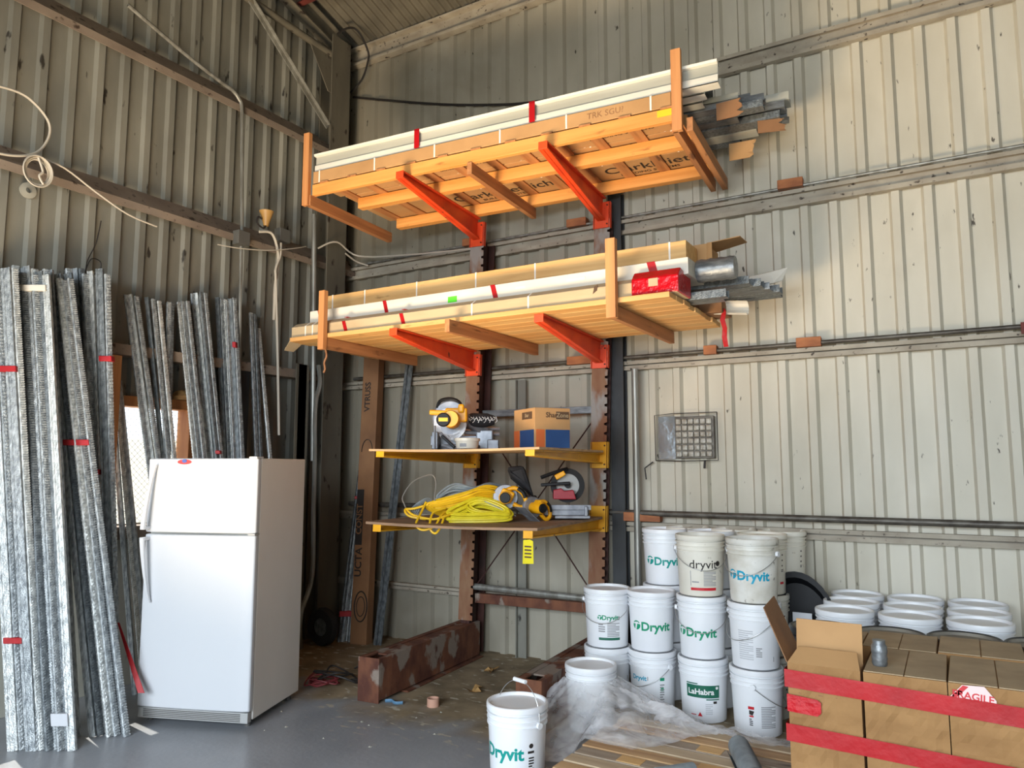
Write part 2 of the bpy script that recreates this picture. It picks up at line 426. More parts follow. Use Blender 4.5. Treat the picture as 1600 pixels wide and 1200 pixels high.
def rect2d(x0, x1, z0, z1, n=6):
    vs = []; fs = []
    for i in range(n + 1):
        x = x0 + (x1 - x0) * i / n; vs += [(x, z0), (x, z1)]
    for i in range(n): fs.append((2 * i, 2 * i + 2, 2 * i + 3, 2 * i + 1))
    return vs, fs
def move2d(t, dx, dz): return [(x + dx, z + dz) for x, z in t[0]], t[1]
def disc2d(cx, cz, r, a0=0, a1=2 * pi, n=20):
    vs = [(cx + r * cos(a0 + (a1 - a0) * k / n), cz + r * sin(a0 + (a1 - a0) * k / n)) for k in range(n + 1)]
    return vs, [tuple(range(n + 1))]

# ================================================================= THE SHED
YB, XL = 5.84, -5.52
# --- floor
structure('floor', MB().box(-5.6, 6.6, -2.8, 6.0, -.2, 0), 'concrete')
# --- back wall (wall_north) : ribbed sheet; rib profile along x
def rib_profile(x0, x1, first, pitch, h, mirror=1):
    """profile points (x, outwards into the room) ; rib right edges at first + k*pitch"""
    pts = [(x0, 0)]
    k = math.ceil((x0 - first) / pitch) - 1
    while first + k * pitch < x1 + .1:
        e = first + k * pitch
        for dx, hh in ((-.088, 0), (-.070, h), (-.020, h), (0, 0)):
            if x0 < e + dx < x1: pts.append((e + dx, hh))
        k += 1
    pts.append((x1, 0))
    return pts
ZT = 6.14
prof = rib_profile(-5.6, 6.5, .160, .2032, .036)
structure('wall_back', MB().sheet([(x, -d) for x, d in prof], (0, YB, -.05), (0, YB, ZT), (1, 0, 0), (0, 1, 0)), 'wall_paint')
# --- left wall with a window opening
WY0, WY1, WZ0, WZ1 = 1.9, 3.93, 1.20, 2.10
def wl(y0, y1, z0, z1):
    p = rib_profile(y0, y1, 2.519, .2028, .032)
    return MB().sheet([(y, d) for y, d in p], (XL, 0, z0), (XL, 0, z1), (0, 1, 0), (1, 0, 0))
lw = MB()
for seg in ((-2.7, YB + .05, WZ1, 9.2), (-2.7, WY0, -.05, WZ1), (WY1, YB + .05, -.05, WZ1), (WY0, WY1, -.05, WZ0)):
    t = wl(*seg); lw.add(t.v, t.f)
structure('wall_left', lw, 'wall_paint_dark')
# --- the roof: corrugated sheet rising from the eave towards the camera
def roof():
    mb = MB(); pts = []; x = -5.9
    n = int((7.0 + 5.9) / .0113)
    for i in range(n + 1):
        xx = -5.9 + i * .0113; pts.append((xx, .015 * sin(2 * pi * xx / .09)))
    s = .27
    return mb.sheet(pts, (0, 6.1, 6.15 - s * .26), (0, -3.0, 6.15 + s * 8.84), (1, 0, 0), (0, s * .96, .96))
# unseen front wall with a big doorway, and right wall, added to control the daylight
structure('wall_front_added', MB().box(-5.6, -4.3, -2.75, -2.6, 0, 3.5).box(2.8, 6.6, -2.75, -2.6, 0, 3.5).box(-5.6, 6.6, -2.75, -2.6, 3.5, 8.5), 'wall_paint')
structure('wall_right_added', MB().box(6.5, 6.6, -2.7, 5.9, 0, 8.5), 'wall_paint')
structure('ceiling', roof(), 'roof_metal', smooth=True)
# eave beam and wall girts
structure('trim_1', MB().prism([(.034, 0), (.11, 0), (.11, .03), (.045, .03), (.045, .19), (.11, .19), (.11, .21), (.034, .21)], (-5.5, 5.84, 5.93), (6.45, 5.84, 5.93), (0, -1, 0), (0, 0, 1)), 'girt_paint', label='eave beam')
def girt_back(i, z0, h, d=.085, x0=-5.5):
    return structure('trim_%d' % i, MB().prism([(.032, 0), (d, 0), (d, .035), (d - .006, .035), (d - .006, .008), (.038, .008), (.038, h - .008), (d - .006, h - .008), (d - .006, h - .03), (d, h - .03), (d, h), (.032, h)],
                     (x0, YB, z0), (6.45, YB, z0), (0, -1, 0), (0, 0, 1)), 'girt_paint')
girt_back(2, 4.75, .15)
girt_back(3, 3.575, .125)
girt_back(4, 2.42, .075)
girt_back(5, 1.115, .075)
girt_back(6, .47, .06)
def girt_left(i, z0, h, d=.16, y0=-2.6, y1=YB - .04):
    # C girt seen from below: web level, lip hanging at the inner edge
    return structure('trim_%d' % i, MB().prism([(.032, h), (.032, h - .02), (d - .006, h * .25), (d - .006, 0), (d, 0), (d, h * .3), (.045, h)],
                     (XL, y0, z0), (XL, y1, z0), (1, 0, 0), (0, 0, 1)), 'girt_brown')
girt_left(7, 4.79, .21)
girt_left(8, 3.60, .20)
structure('trim_9', MB().box(XL + .03, XL + .15, -2.6, 5.3, 2.47, 2.55), 'girt_brown')
structure('trim_10', MB().box(XL + .03, XL + .19, -2.6, WY1 + .6, 1.10, 1.19), 'girt_brown')
structure('trim_11', MB().box(XL - .04, XL + .12, WY1, WY1 + .07, 1.19, 2.12).box(XL - .04, XL + .12, WY0 - .06, WY0, 1.19, 2.12).box(XL - .04, XL + .10, WY0 - .06, WY1 + .07, 2.09, 2.17), 'orange_frame', bevel=.004)
# plain patched panels on the lower left wall
structure('baseboard_left', MB().box(XL + .033, XL + .045, .9, 2.58, .0, 1.10).box(XL + .035, XL + .047, 2.60, 3.82, .0, 1.10).box(XL + .033, XL + .045, 3.84, 4.9, 0, 1.10), 'panel_white', bevel=.003)

# window mesh (expanded wire) and outdoors
def wiremesh():
    mb = MB(); s = .048; y0, y1, z0, z1 = WY0 + .01, WY1, WZ0, WZ1 - .02
    x = XL - .02
    n = int((y1 - y0 + (z1 - z0)) / s)
    for i in range(n):
        for sg in (1, -1):
            c = y0 + i * s if sg == 1 else y0 + i * s
            # line y = c -(z-z0) or y = c - (z1 - z)
            pts = []
            for z in (z0, z1):
                y = c - (z - z0) if sg == 1 else c - (z1 - z)
                pts.append([y, z])
            (ya, za), (yb, zb) = pts
            t0, t1 = 0., 1.
            dy = yb - ya
            for lim, side in ((y0, 0), (y1, 1)):
                if abs(dy) < 1e-9: continue
                t = (lim - ya) / dy
                inside0 = ya >= lim if side == 0 else ya <= lim
                inside1 = yb >= lim if side == 0 else yb <= lim
                if not inside0 and not inside1: t0, t1 = 1., 0.
                elif not inside0: t0 = max(t0, t)
                elif not inside1: t1 = min(t1, t)
            if t0 < t1:
                P = lambda t: (x, ya + dy * t, za + (zb - za) * t)
                mb.tube([P(t0), P(t1)], .0018, 4)
    return mb
t = build('window_1', wiremesh(), 'wire_steel'); t['kind'] = 'structure'; t['label'] = 'wire mesh window screen'
structure('yard_ground', MB().box(-30, -5.6, -20, 20, -.3, -.05).box(-5.6, 20, -20, -2.8, -.3, -.05), 'yard')
structure('yard_fence', MB().box(-12.2, -12.0, -16, 16, -.05, 2.1), 'yard_wall')

# corner column (I section) and the frame of the end bay
def isec(w, d, tf, tw):
    return [(-w / 2, -d / 2), (w / 2, -d / 2), (w / 2, -d / 2 + tf), (tw / 2, -d / 2 + tf), (tw / 2, d / 2 - tf), (w / 2, d / 2 - tf), (w / 2, d / 2), (-w / 2, d / 2), (-w / 2, d / 2 - tf), (-tw / 2, d / 2 - tf), (-tw / 2, -d / 2 + tf), (-w / 2, -d / 2 + tf)]
solo('steel_column', MB().prism(isec(.26, .17, .014, .012), (0, 0, 0), (0, 0, 6.05), (0, 1, 0), (1, 0, 0)), 'column_paint',
     'dark steel I-section column standing in the corner of the shed', 'column', (-5.37, 5.44, 0))
solo('roof_rafter', MB().prism(isec(.12, .2, .012, .01), (-5.40, 5.6, 6.03), (-5.40, -2.5, 6.03 + .27 * 8.1), (1, 0, 0), (0, .26, .96)), 'column_paint',
     'steel rafter sloping up from the top of the corner column', 'rafter')
solo('tie_tube', MB().cyl((-5.33, 1.2, 5.90), (-5.33, 5.35, 5.85), .035, 12), 'column_paint', 'level steel tube running along the wall into the top of the corner column', 'tube', smooth=True)
solo('gusset_plate', MB().prism([(0, 0), (-.34, .0), (-.06, -.42), (0, -.42)], (-5.335, 5.36, 5.86), (-5.325, 5.36, 5.86), (0, 1, 0), (0, 0, 1)), 'column_paint', 'triangular steel plate fixed at the top of the corner column', 'bracket')
solo('diagonal_brace', MB().beam((-5.32, 3.6, 6.40), (-5.32, 5.3, 5.05), .012, .055).beam((-5.30, 3.6, 6.42), (-5.30, 5.3, 5.07), .045, .008), 'conduit', 'thin steel angle brace running diagonally down to the corner column', 'brace')
solo('roof_purlin', MB().prism([(0, 0), (.06, 0), (.06, .01), (.01, .01), (.01, .14), (.06, .14), (.06, .15), (0, .15)], (-5.5, 4.97, 6.19), (6.4, 4.97, 6.19), (0, -1, 0), (0, 0, 1)), 'purlin_red',
     'red painted purlin running under the corrugated roof', 'purlin')
solo('roof_purlin', MB().prism([(0, 0), (.06, 0), (.06, .01), (.01, .01), (.01, .14), (.06, .14), (.06, .15), (0, .15)], (-5.5, 3.4, 6.61), (6.4, 3.4, 6.61), (0, -1, 0), (0, 0, 1)), 'purlin_red',
     'red painted purlin higher up the roof slope', 'purlin')
# second column on the back wall right of the rack, with a downpipe beside
solo('wall_column', MB().prism(isec(.115, .085, .012, .01), (0, 0, 0), (0, 0, 3.93), (1, 0, 0), (0, 1, 0)), 'column_steel',
     'dark grey steel column standing against the back wall behind the right rack post', 'column', (-2.39, 5.752, 0))
solo('downpipe', MB().cyl((0, 0, 0), (0, 0, 2.42), .028, 12), 'conduit', 'pale upright pipe on the back wall beside the dark column', 'pipe', (-2.235, 5.72, 0), smooth=True)
solo('wall_stiffener', MB().box(-.045, .045, -.01, .01, 0, 2.4).box(-.045, -.035, -.04, 0, 0, 2.4), 'wall_paint_dark', 'pale upright metal strip on the back wall behind the left rack post', 'strip', (-3.33, 5.78, 0))

# girt-top conduits on the back wall
def wall_pipe(p, q, r, m, label, name='wall_pipe'):
    return solo(name, MB().cyl(p, q, r, 10), m, label, 'pipe', smooth=True)
wall_pipe((-5.3, 5.74, 3.715), (6.4, 5.74, 3.715), .011, 'conduit', 'thin conduit lying along the third girt up the back wall', 'conduit')
wall_pipe((-5.3, 5.75, 2.525), (6.4, 5.75, 2.525), .016, 'pipe_dark', 'grey pipe running just above the girt over the glass block grille')
wall_pipe((-5.3, 5.73, 1.265), (6.4, 5.73, 1.265), .024, 'pipe_dark', 'dark pipe running along the back wall just above the stacked pails')
solo('wall_cable', MB().tube(smooth_pts([(-5.441, 5.790, 5.617), (-4.833, 5.790, 5.415), (-4.256, 5.790, 5.232), (-3.724, 5.790, 5.089), (-3.231, 5.790, 4.987), (-2.584, 5.790, 4.938)]), .012, 6), 'wire_dark',
     'black cable sagging along the back wall above the top load', 'cable', smooth=True)
solo('corner_cable', MB().tube(smooth_pts([(-5.22, 5.30, 6.02), (-5.16, 5.40, 6.12), (-5.12, 5.5, 6.12), (-5.072, 5.600, 5.941), (-5.150, 5.680, 5.861), (-5.244, 5.700, 5.718), (-5.395, 5.700, 5.615)]), .011, 6), 'wire_dark',
     'black cable looping from the corner column to the eave beam', 'cable', smooth=True)
# timber blocks wedged above the girts
def block(px, label, w=.18):
    o = solo('timber_block', MB().box(-w / 2, w / 2, -.04, .04, 0, .07), 'timber_block', label, 'wood block', px, R(4), 'timber offcuts on the girts', bevel=.004)
block((-.98, 5.75, 3.705), 'reddish timber block on the third girt, near the right of the back wall')
block((-2.75, 5.75, 3.705), 'reddish timber block on the third girt, between the two rack posts')
block((-3.85, 5.75, 3.705), 'reddish timber block on the third girt, beside the left rack post')
block((-1.62, 5.76, 2.497), 'small orange timber block under the pipe, right of the lower load', .10)
block((-.9, 5.76, 2.497), 'crumpled orange packing block under the pipe, right of the grille', .17)
block((-2.7, 5.76, 2.497), 'brown timber block on the girt behind the right rack post', .3)
block((-2.2, 5.75, 1.20), 'reddish timber batten beside the rack, on the lowest pipe', .3)
# small red sign at the frame edge
tg = thing('red_block', 'small red painted block on the girt at the right picture edge', 'block', (.47, 5.70, 2.50))
build('plate', MB().box(-.09, .25, -.004, .004, -.03, .045), 'purlin_red', tg, .002)
# glass block grille and mirror film patch
tg = thing('vent_grille', 'square glass block grille set in the back wall', 'vent', (-1.775, 5.79, 1.86))
build('frame', MB().box(-.155, .155, -.012, .03, -.165, .165), 'pipe_dark', tg, .004)
for r_ in range(6):
    mb = MB()
    for c_ in range(6):
        mb.box(-.143 + c_ * .048, -.143 + c_ * .048 + .044, -.03, -.01, -.152 + r_ * .051, -.152 + r_ * .051 + .043)
    build('glass_row', mb, 'glass_block', tg, .008)
solo('wall_patch', MB().box(-.07, .07, -.004, .004, -.17, .17), 'mirror_film', 'shiny metal patch on the back wall beside the grille', 'patch', (-2.00, 5.795, 1.86))
tg = thing('metal_flap', 'bent dark metal edge of the cut opening around the wall patch', 'flap', (-2.09, 5.77, 1.86))
build('edge', MB().tube([(0, 0, -.18), (0, -.01, .18), (.15, -.01, .19), (.5, 0, .19)], .004, 5).tube([(0, 0, -.18), (.2, -.01, -.185), (.5, 0, -.18), (.5, 0, .19)], .004, 5).tube([(.4, -.01, -.18), (.4, -.03, -.24)], .009, 5).tube([(-.02, -.01, -.19), (-.09, -.01, -.24), (-.08, -.01, -.33)], .006, 5), 'wire_dark', tg)

# conduits, boxes, lamp and wires on the left wall
XW = XL + .19
solo('conduit', MB().tube(smooth_pts([(-5.340, 3.172, 5.182), (-5.340, 3.685, 5.034), (-5.340, 4.036, 4.956), (-5.340, 4.151, 4.937), (-5.340, 4.229, 4.889), (-5.340, 4.268, 4.798), (-5.340, 4.290, 4.342), (-5.340, 4.322, 3.695)], 5), .016, 8), 'conduit',
     'thin metal conduit bending down the left wall from the top girt to the grey box', 'conduit', smooth=True)
solo('conduit', MB().tube([(-5.340, 4.321, 3.561), (-5.340, 4.349, 2.568), (-5.340, 4.378, 1.682)], .014, 8), 'conduit', 'thin metal conduit dropping from the grey box behind the studs', 'conduit', smooth=True)
solo('conduit', MB().cyl((-5.300, 5.135, 4.086), (-5.300, 5.213, 1.688), .024, 10), 'conduit', 'stout upright conduit on the left wall near the corner column', 'conduit', smooth=True)
def jbox(p, w, label):
    solo('junction_box', MB().box(-.03, .05, -w, w, -w, w), 'box_steel', label, 'junction box', p, bevel=.004)
jbox((-5.340, 4.311, 3.628), .062, 'grey square junction box on the left wall conduit')
jbox((-5.340, 4.772, 3.775), .062, 'grey square junction box by the amber lamp cup')
tg = thing('lamp_cup', 'amber cup-shaped lamp above the girt on the left wall', 'lamp', (-5.300, 4.551, 3.865))
build('shade', MB().lathe([(.022, -.06), (.03, -.03), (.055, .05), (.065, .075), (.058, .072), (.02, -.04)], 20, cap0=True), 'lamp_amber', tg, smooth=True)
build('clip', MB().tube(smooth_pts([(0, 0, -.05), (0, -.03, -.09), (0, -.1, -.06), (0, -.09, .0), (0, -.05, -.01)]), .008, 6), 'wire_dark', tg)
def wcable(name, pts, r, m, label, cat='cable'):
    return solo(name, MB().tube(smooth_pts(pts, 6), r, 6), m, label, cat, smooth=True)
wcable('flex_conduit', [(-5.300, 4.477, 3.731), (-5.270, 4.596, 3.741), (-5.270, 4.670, 3.598), (-5.270, 4.677, 3.432), (-5.270, 4.654, 3.277), (-5.270, 4.653, 3.129), (-5.270, 4.654, 2.952)], .013, 'cable_white', 'pale flexible conduit hanging in a curve below the amber lamp')
wcable('flex_conduit', [(-5.280, 4.713, 3.683), (-5.260, 4.693, 3.554), (-5.250, 4.637, 3.420), (-5.250, 4.643, 3.302), (-5.270, 4.714, 2.608), (-5.270, 4.759, 1.914)], .012, 'cable_white', 'pale flexible conduit dropping from the junction box near the lamp')
wcable('hanging_wire', [(-5.320, 4.062, 3.508), (-5.280, 4.260, 3.519), (-5.250, 4.549, 3.570), (-5.250, 4.850, 3.665), (-5.280, 5.021, 3.732)], .005, 'cable_white', 'thin pale wire strung across the girt between the two junction boxes', 'wire')
wcable('hanging_wire', [(-5.280, 5.179, 3.754), (-5.2, 5.35, 3.85), (-5.140, 5.600, 3.760), (-4.481, 5.600, 3.676), (-3.700, 5.600, 3.622)], .009, 'cable_white', 'pale wire strung from the corner column to the left rack post', 'wire')
wcable('hanging_wire', [(-5.174, 5.450, 3.754), (-5.173, 5.600, 3.711), (-5.098, 5.700, 3.678)], .009, 'cable_white', 'short pale wire drooping at the corner column', 'wire')
# coil of white rope and the big loose loop at the left
Ax = Vector((0, .88, 0))
def loop_pts(c, ry, rz, x, n=28, a0=0, a1=2 * pi, tilt=0):
    return [(x, c[1] + ry * cos(a0 + (a1 - a0) * k / n) , c[2] + rz * sin(a0 + (a1 - a0) * k / n)) for k in range(n + 1)]
cc = (-5.280, 2.571, 3.623)
mb = MB()
for k in range(6):
    mb.tube(loop_pts((0, cc[1] + random.uniform(-.01, .01), cc[2] + random.uniform(-.012, .012)), .074 + .004 * k, .086 + .004 * k, -5.27 + .006 * k), .0055, 6)
mb.tube(smooth_pts([(-5.25, cc[1] - .01, cc[2] + .09), (-5.24, cc[1] + .02, cc[2]), (-5.24, cc[1] + .0, cc[2] - .04), (-5.24, cc[1] + .03, cc[2] - .09)]), .008, 6)
solo('rope_coil', mb, 'cable_white', 'coil of off-white cable hung on the left wall girt', 'cable', smooth=True)
solo('cable_loop', MB().tube(smooth_pts([(-5.300, 2.209, 4.084), (-5.300, 2.320, 4.121), (-5.300, 2.478, 4.125), (-5.300, 2.608, 4.043), (-5.300, 2.649, 3.944), (-5.300, 2.603, 3.802), (-5.300, 2.505, 3.716), (-5.300, 2.351, 3.672), (-5.300, 2.200, 3.680)], 8), .009, 6), 'cable_white',
     'large open loop of white cable on the upper left wall', 'cable', smooth=True)
solo('guy_wire', MB().tube(smooth_pts([(-5.300, 2.586, 3.736), (-5.300, 2.759, 3.720), (-5.300, 2.993, 3.619), (-5.300, 3.245, 3.526), (-5.310, 3.491, 3.502)], 4), .007, 6), 'cable_white', 'white cable running down from the coil across the left wall girt', 'cable', smooth=True)
tg = thing('wall_eyelet', 'round pale eyelet below the white cable coil', 'eyelet', (XL + .04, (-5.480, 2.619, 3.542)[1], (-5.480, 2.619, 3.542)[2]))
build('ring', MB().lathe([(.02, 0), (.055, 0), (.055, .012), (.02, .02)], 20, axis='x'), 'panel_white', tg)
solo('thin_wire', MB().tube(smooth_pts([(-5.460, 3.136, 3.472), (-5.460, 3.108, 3.291), (-5.460, 3.050, 3.131), (-5.440, 3.034, 2.980)]), .004, 5), 'wire_dark', 'thin dark wire hanging down the left wall above the studs', 'wire')
solo('thin_wire', MB().tube(smooth_pts([(-5.460, 3.041, 3.056), (-5.460, 3.077, 3.161), (-5.460, 3.145, 3.163), (-5.460, 3.153, 3.106), (-5.460, 3.099, 3.045)]), .004, 5), 'wire_dark', 'curled dark wire end sticking out of the left wall over the studs', 'wire')
# pin holes in the upper left wall where daylight shows
# junk on the window head
tg = thing('rag_bundle', 'crumpled greenish rag lying on the window head', 'rag', (XL + .1, 3.86, 2.17))
build('cloth', MB().lathe([(.0, 0), (.07, 0), (.085, .03), (.05, .07), (.0, .085)], 9), 'leaf', tg, smooth=True)
solo('window_board', MB().box(0, .02, -.045, .045, 0, 1.35), 'lumber_z', 'bare timber board standing by the window behind the studs', 'board', (XL + .2, 3.22, 1.1), bevel=.003)

# members between fridge and corner
solo('wall_panel', MB().box(0, .03, -.25, .25, 0, 1.12), 'panel_white', 'pale board standing against the left wall behind the fridge', 'board', (-5.36, 4.86, 0), bevel=.003)
solo('dark_panel', MB().box(0, .02, -.14, .14, 0, 1.9), 'column_steel', 'dark steel sheet on the left wall behind the fridge', 'sheet', (-5.40, 4.36, .6))
solo('cable_tray', MB().box(0, .03, -.05, .05, 0, 2.2).box(.02, .03, -.08, .08, 0, 2.2), 'column_paint', 'grey upright channel on the left wall near the corner', 'channel', (-5.36, 5.08, .4))
wcable('drain_hose', [(-5.200, 5.153, 2.596), (-5.200, 5.177, 2.414), (-5.200, 5.133, 2.258), (-5.200, 5.125, 2.046), (-5.200, 5.139, 1.687), (-5.200, 5.141, 1.213), (-5.200, 5.148, 0.629), (-5.2, 5.02, .3), (-5.2, 5.03, .0)], .022, 'conduit', 'pale bent pipe hanging beside the corner column', 'pipe')
tg = thing('round_tyre', 'dusty black tyre on its side in the dark corner', 'tyre', (-5.12, 5.22, .0))
build('tread', MB().lathe([(.08, -.04), (.155, -.04), (.17, -.02), (.17, .02), (.155, .04), (.08, .04)], 28, (0, 0, .172), 'y'), 'rubber', tg, smooth=True)
build('hub', MB().lathe([(.0, -.02), (.08, -.03), (.08, .03), (0, .02)], 20, (0, 0, .172), 'y'), 'galv_dark', tg, smooth=True)

# ================================================================= THE CANTILEVER RACK
AX = R(4.5)
EX = Vector((cos(AX), sin(AX), 0)); EY = Vector((-sin(AX), cos(AX), 0))
P0 = Vector((-3.735, 5.50, 0))
UR = 1.185       # spacing of the posts
def RK(u, v, z, lean=.031):
    p = P0 + EX * u + EY * v; return Vector((p.x + lean * z - .01, p.y, z))
rack = thing('cantilever_rack', 'rusty cantilever rack with two posts, orange and yellow arms against the back wall', 'rack', (0, 0, 0))
for u0, zt in ((0, 3.66), (UR, 3.68)):
    # notched front flange
    mb = MB(); pitch = .0762; w = .068
    outl = [(-w, .32), (w, .32)]
    z = .36
    while z < zt - .06:
        outl += [(w, z), (w - .022, z + .006), (w - .024, z + .022), (w, z + .028)]; z += pitch
    outl += [(w, zt), (-w, zt)]
    vs = [RK(u0 + x, 0, z) for x, z in outl] + [RK(u0 + x, .008, z) for x, z in outl]
    n = len(outl)
    mb.add(vs, [tuple(range(n)), tuple(range(2 * n - 1, n - 1, -1))] + [(i, (i + 1) % n, (i + 1) % n + n, i + n) for i in range(n)])
    pf = build('post', mb, 'post_face', rack)
    mb = MB()
    def slab(a0, a1, b0, b1): mb.hexa([RK(u0 + a, b, .02) for a, b in ((a0, b0), (a1, b0), (a1, b1), (a0, b1))], [RK(u0 + a, b, zt) for a, b in ((a0, b0), (a1, b0), (a1, b1), (a0, b1))])
    D = .10 if u0 else .225; slab(-.006, .006, .008, D - .01); slab(-.066, .066, D - .013, D); slab(-.05, .035, .012, .02)
    if not u0: slab(.02, .03, .07, .14)
    build('web', mb, 'rust_dark', pf)
    # base beam: two channels with an end plate, open on top at the toe
    b = MB(); ub = u0 + (.05 if u0 else .0)
    F_, B_ = -1.33, .12
    def bb(a0, a1, b0, b1, z0, z1):
        b.hexa([RK(ub + a, c, z0, 0) for a, c in ((a0, b0), (a1, b0), (a1, b1), (a0, b1))], [RK(ub + a, c, z1, 0) for a, c in ((a0, b0), (a1, b0), (a1, b1), (a0, b1))])
    bb(-.09, -.08, F_, B_, 0, .30); bb(.08, .09, F_, B_, 0.02, .29); bb(-.09, .09, F_ - .012, F_, 0, .302)
    bb(-.09, -.045, F_, B_, .285, .30); bb(.055, .09, F_, B_, .285, .30); bb(-.045, .055, F_ + .16, B_, .280, .292); bb(-.09, .125, F_ + .3, B_, 0, .012)
    build('base', b, 'rust_steel', rack, .003)
def arm(u0, zt, ztip, zroot, L, m, tipw=.062, plate=(0, 0)):
    b = MB()
    w = .034
    # I-shaped tapered arm: bottom flange, web, top flange
    zf = lambda v: zroot + (ztip - zroot) * (-v) / L           # underside
    ztf = lambda v: zt
    for (a0, a1, top) in ((-w, w, 0), (-w, w, 1), (-.006, .006, 2)):
        for s0, s1 in ((-L, -.0),):
            if top == 0: za0, za1 = zf(s0), zf(s0) + .012; zb0, zb1 = zf(s1), zf(s1) + .012
            elif top == 1: za0, za1 = ztf(s0) - .012, ztf(s0); zb0, zb1 = ztf(s1) - .012, ztf(s1)
            else: za0, za1 = zf(s0), ztf(s0); zb0, zb1 = zf(s1), ztf(s1)
            b.hexa([RK(u0 + a0, s0, za0), RK(u0 + a1, s0, za0), RK(u0 + a1, s1, zb0), RK(u0 + a0, s1, zb0)],
                   [RK(u0 + a0, s0, za1), RK(u0 + a1, s0, za1), RK(u0 + a1, s1, zb1), RK(u0 + a0, s1, zb1)])
    s0 = -L
    b.hexa([RK(u0 + a, c, zf(s0)) for a, c in ((-w, s0 - .008), (w, s0 - .008), (w, s0), (-w, s0))], [RK(u0 + a, c, zt) for a, c in ((-w, s0 - .008), (w, s0 - .008), (w, s0), (-w, s0))])
    o = build('arm', b, m, rack, .002)
    # clamp plate and side cheek at the post
    c = MB()
    z0, z1 = plate
    def pb(a0, a1, c0, c1, za, zb): c.hexa([RK(u0 + a, q, za) for a, q in ((a0, c0), (a1, c0), (a1, c1), (a0, c1))], [RK(u0 + a, q, zb) for a, q in ((a0, c0), (a1, c0), (a1, c1), (a0, c1))])
    pb(-.062, .062, -.012, -.001, z0, z1); pb(.068, .074, -.012, .03, z0, z1); pb(-.074, -.068, -.012, .03, z0, z1)
    k = build('clamp_plate', c, m, o, .002)
    for zz in (z0 + .03, z1 - .03): build('bolt', MB().cyl(RK(u0 + .048, -.020, zz), RK(u0 + .048, -.011, zz), .007, 6), 'rust_dark', k)
for u0 in (0, UR):
    arm(u0, 3.86, 3.805, 3.66, 1.22, 'orange_paint', plate=(3.60, 3.82))
    arm(u0, 2.655, 2.60, 2.47, 1.22, 'orange_paint', plate=(2.43, 2.62))
    arm(u0 + .01, 1.742, 1.700, 1.655, 1.33, 'yellow_paint', plate=(1.62, 1.83))
    arm(u0 + .01, 1.222, 1.172, 1.13, 1.33, 'yellow_paint', plate=(1.115, 1.32))
# ties and cross rods between the posts
mb = MB().beam(RK(.05, .12, 2.10), RK(UR - .05, .08, 2.10), .03, .06)
build('tie_bar', mb, 'galv_x', rack, .003)
mb = MB().beam(RK(.05, .10, .50), RK(UR + .1, .08, .50), .06, .08)
build('tie_bar', mb, 'rust_steel', rack, .004)
build('tie_bar', MB().cyl(RK(.05, .06, .60), RK(UR, .02, .58), .028, 12), 'conduit', rack)
for a, b_ in (((.05, .60), (UR - .05, 2.05)), ((UR - .05, .60), (.05, 2.05))):
    build('cross_rod', MB().cyl(RK(a[0], .08, a[1]), RK(b_[0], .08, b_[1]), .006, 6), 'rust_dark', rack)

# shelf boards
def board(z0, th, label, m, u0=-.09, u1=UR + .075, v0=-1.335, v1=-.09):
    # slightly drooping front edge
    mb = MB(); n = 14
    for zz in (z0, z0 + th):
        for j, v in enumerate((v0, v1)):
            for i in range(n + 1):
                u = u0 + (u1 - u0) * i / n
                sag = -.010 * sin(pi * i / n) if j == 0 else 0
                mb.v.append(tuple(RK(u, v, zz + sag)))
    s = n + 1
    for i in range(n):
        mb.f += [(i, i + 1, s + i + 1, s + i), (2 * s + i, 2 * s + i + 1, 3 * s + i + 1, 3 * s + i), (i, i + 1, 2 * s + i + 1, 2 * s + i), (s + i, s + i + 1, 3 * s + i + 1, 3 * s + i)]
    mb.f += [(0, s, 3 * s, 2 * s), (n, s + n, 3 * s + n, 2 * s + n)]
    return solo('shelf_board', mb, m, label, 'shelf board')
board(1.743, .016, 'pale plywood board on the upper yellow rack arms', 'plywood')
board(1.223, .018, 'worn plywood board on the lower yellow rack arms, under tools and hoses', 'plywood_old')
ZS1, ZS2 = 1.760, 1.242

# yellow tag hanging from the lower yellow arm
tp = RK(UR + .02, -1.34, 1.17)
tg = thing('hanging_tag', 'yellow tag hanging from the tip of the lower yellow arm', 'tag', tp)
build('card', MB().prism([(-.035, -.155), (.045, -.15), (.042, -.01), (.02, .0), (-.03, -.005)], (0, -.02, 0), (0, -.0215, 0), (1, 0, 0), (0, 0, 1)), 'yellow_tag', tg)
mb = MB()
for k in range(4): mb.box(-.02, .03, -.0225, -.0218, -.05 - k * .022, -.04 - k * .022)
build('writing', mb, 'brown_ink', tg)
# ================================================================= LOAD ON THE TOP ARMS
# ---- timber cradle
L1 = Vector((-4.50, 4.31, 3.86)); A1 = R(4.1)
def lod(name, label, cat, u, v, z, group=None, rz=0.0):
    c, s = cos(A1), sin(A1)
    return thing(name, label, cat, (L1.x + u * c - v * s, L1.y + u * s + v * c, L1.z + z), A1 + rz, group)
cr = lod('timber_cradle', 'orange-lit timber cradle with end posts on the upper orange arms', 'cradle', 0, 0, 0)
for v0, v1, ua, ub in ((0, .04, .02, 3.06), (.42, .49, .16, 3.08), (1.02, 1.09, .14, 3.10)):
    build('rail', MB().box(ua, ub, v0, v1, 0, .09), 'lumber_orange', cr, .002)
for u0, u1, va, vb in ((-.03, .02, -.02, 1.12), (1.50, 1.54, -.01, 1.12), (3.03, 3.07, -.02, 1.16), (3.12, 3.16, .0, 1.16)):
    build('cross_beam', MB().box(u0, u1, va, vb, -.09, 0), 'lumber_y', cr, .002)
build('end_post', MB().box(-.05, .01, -.045, -.005, -.09, .53), 'lumber_z', cr, .002)
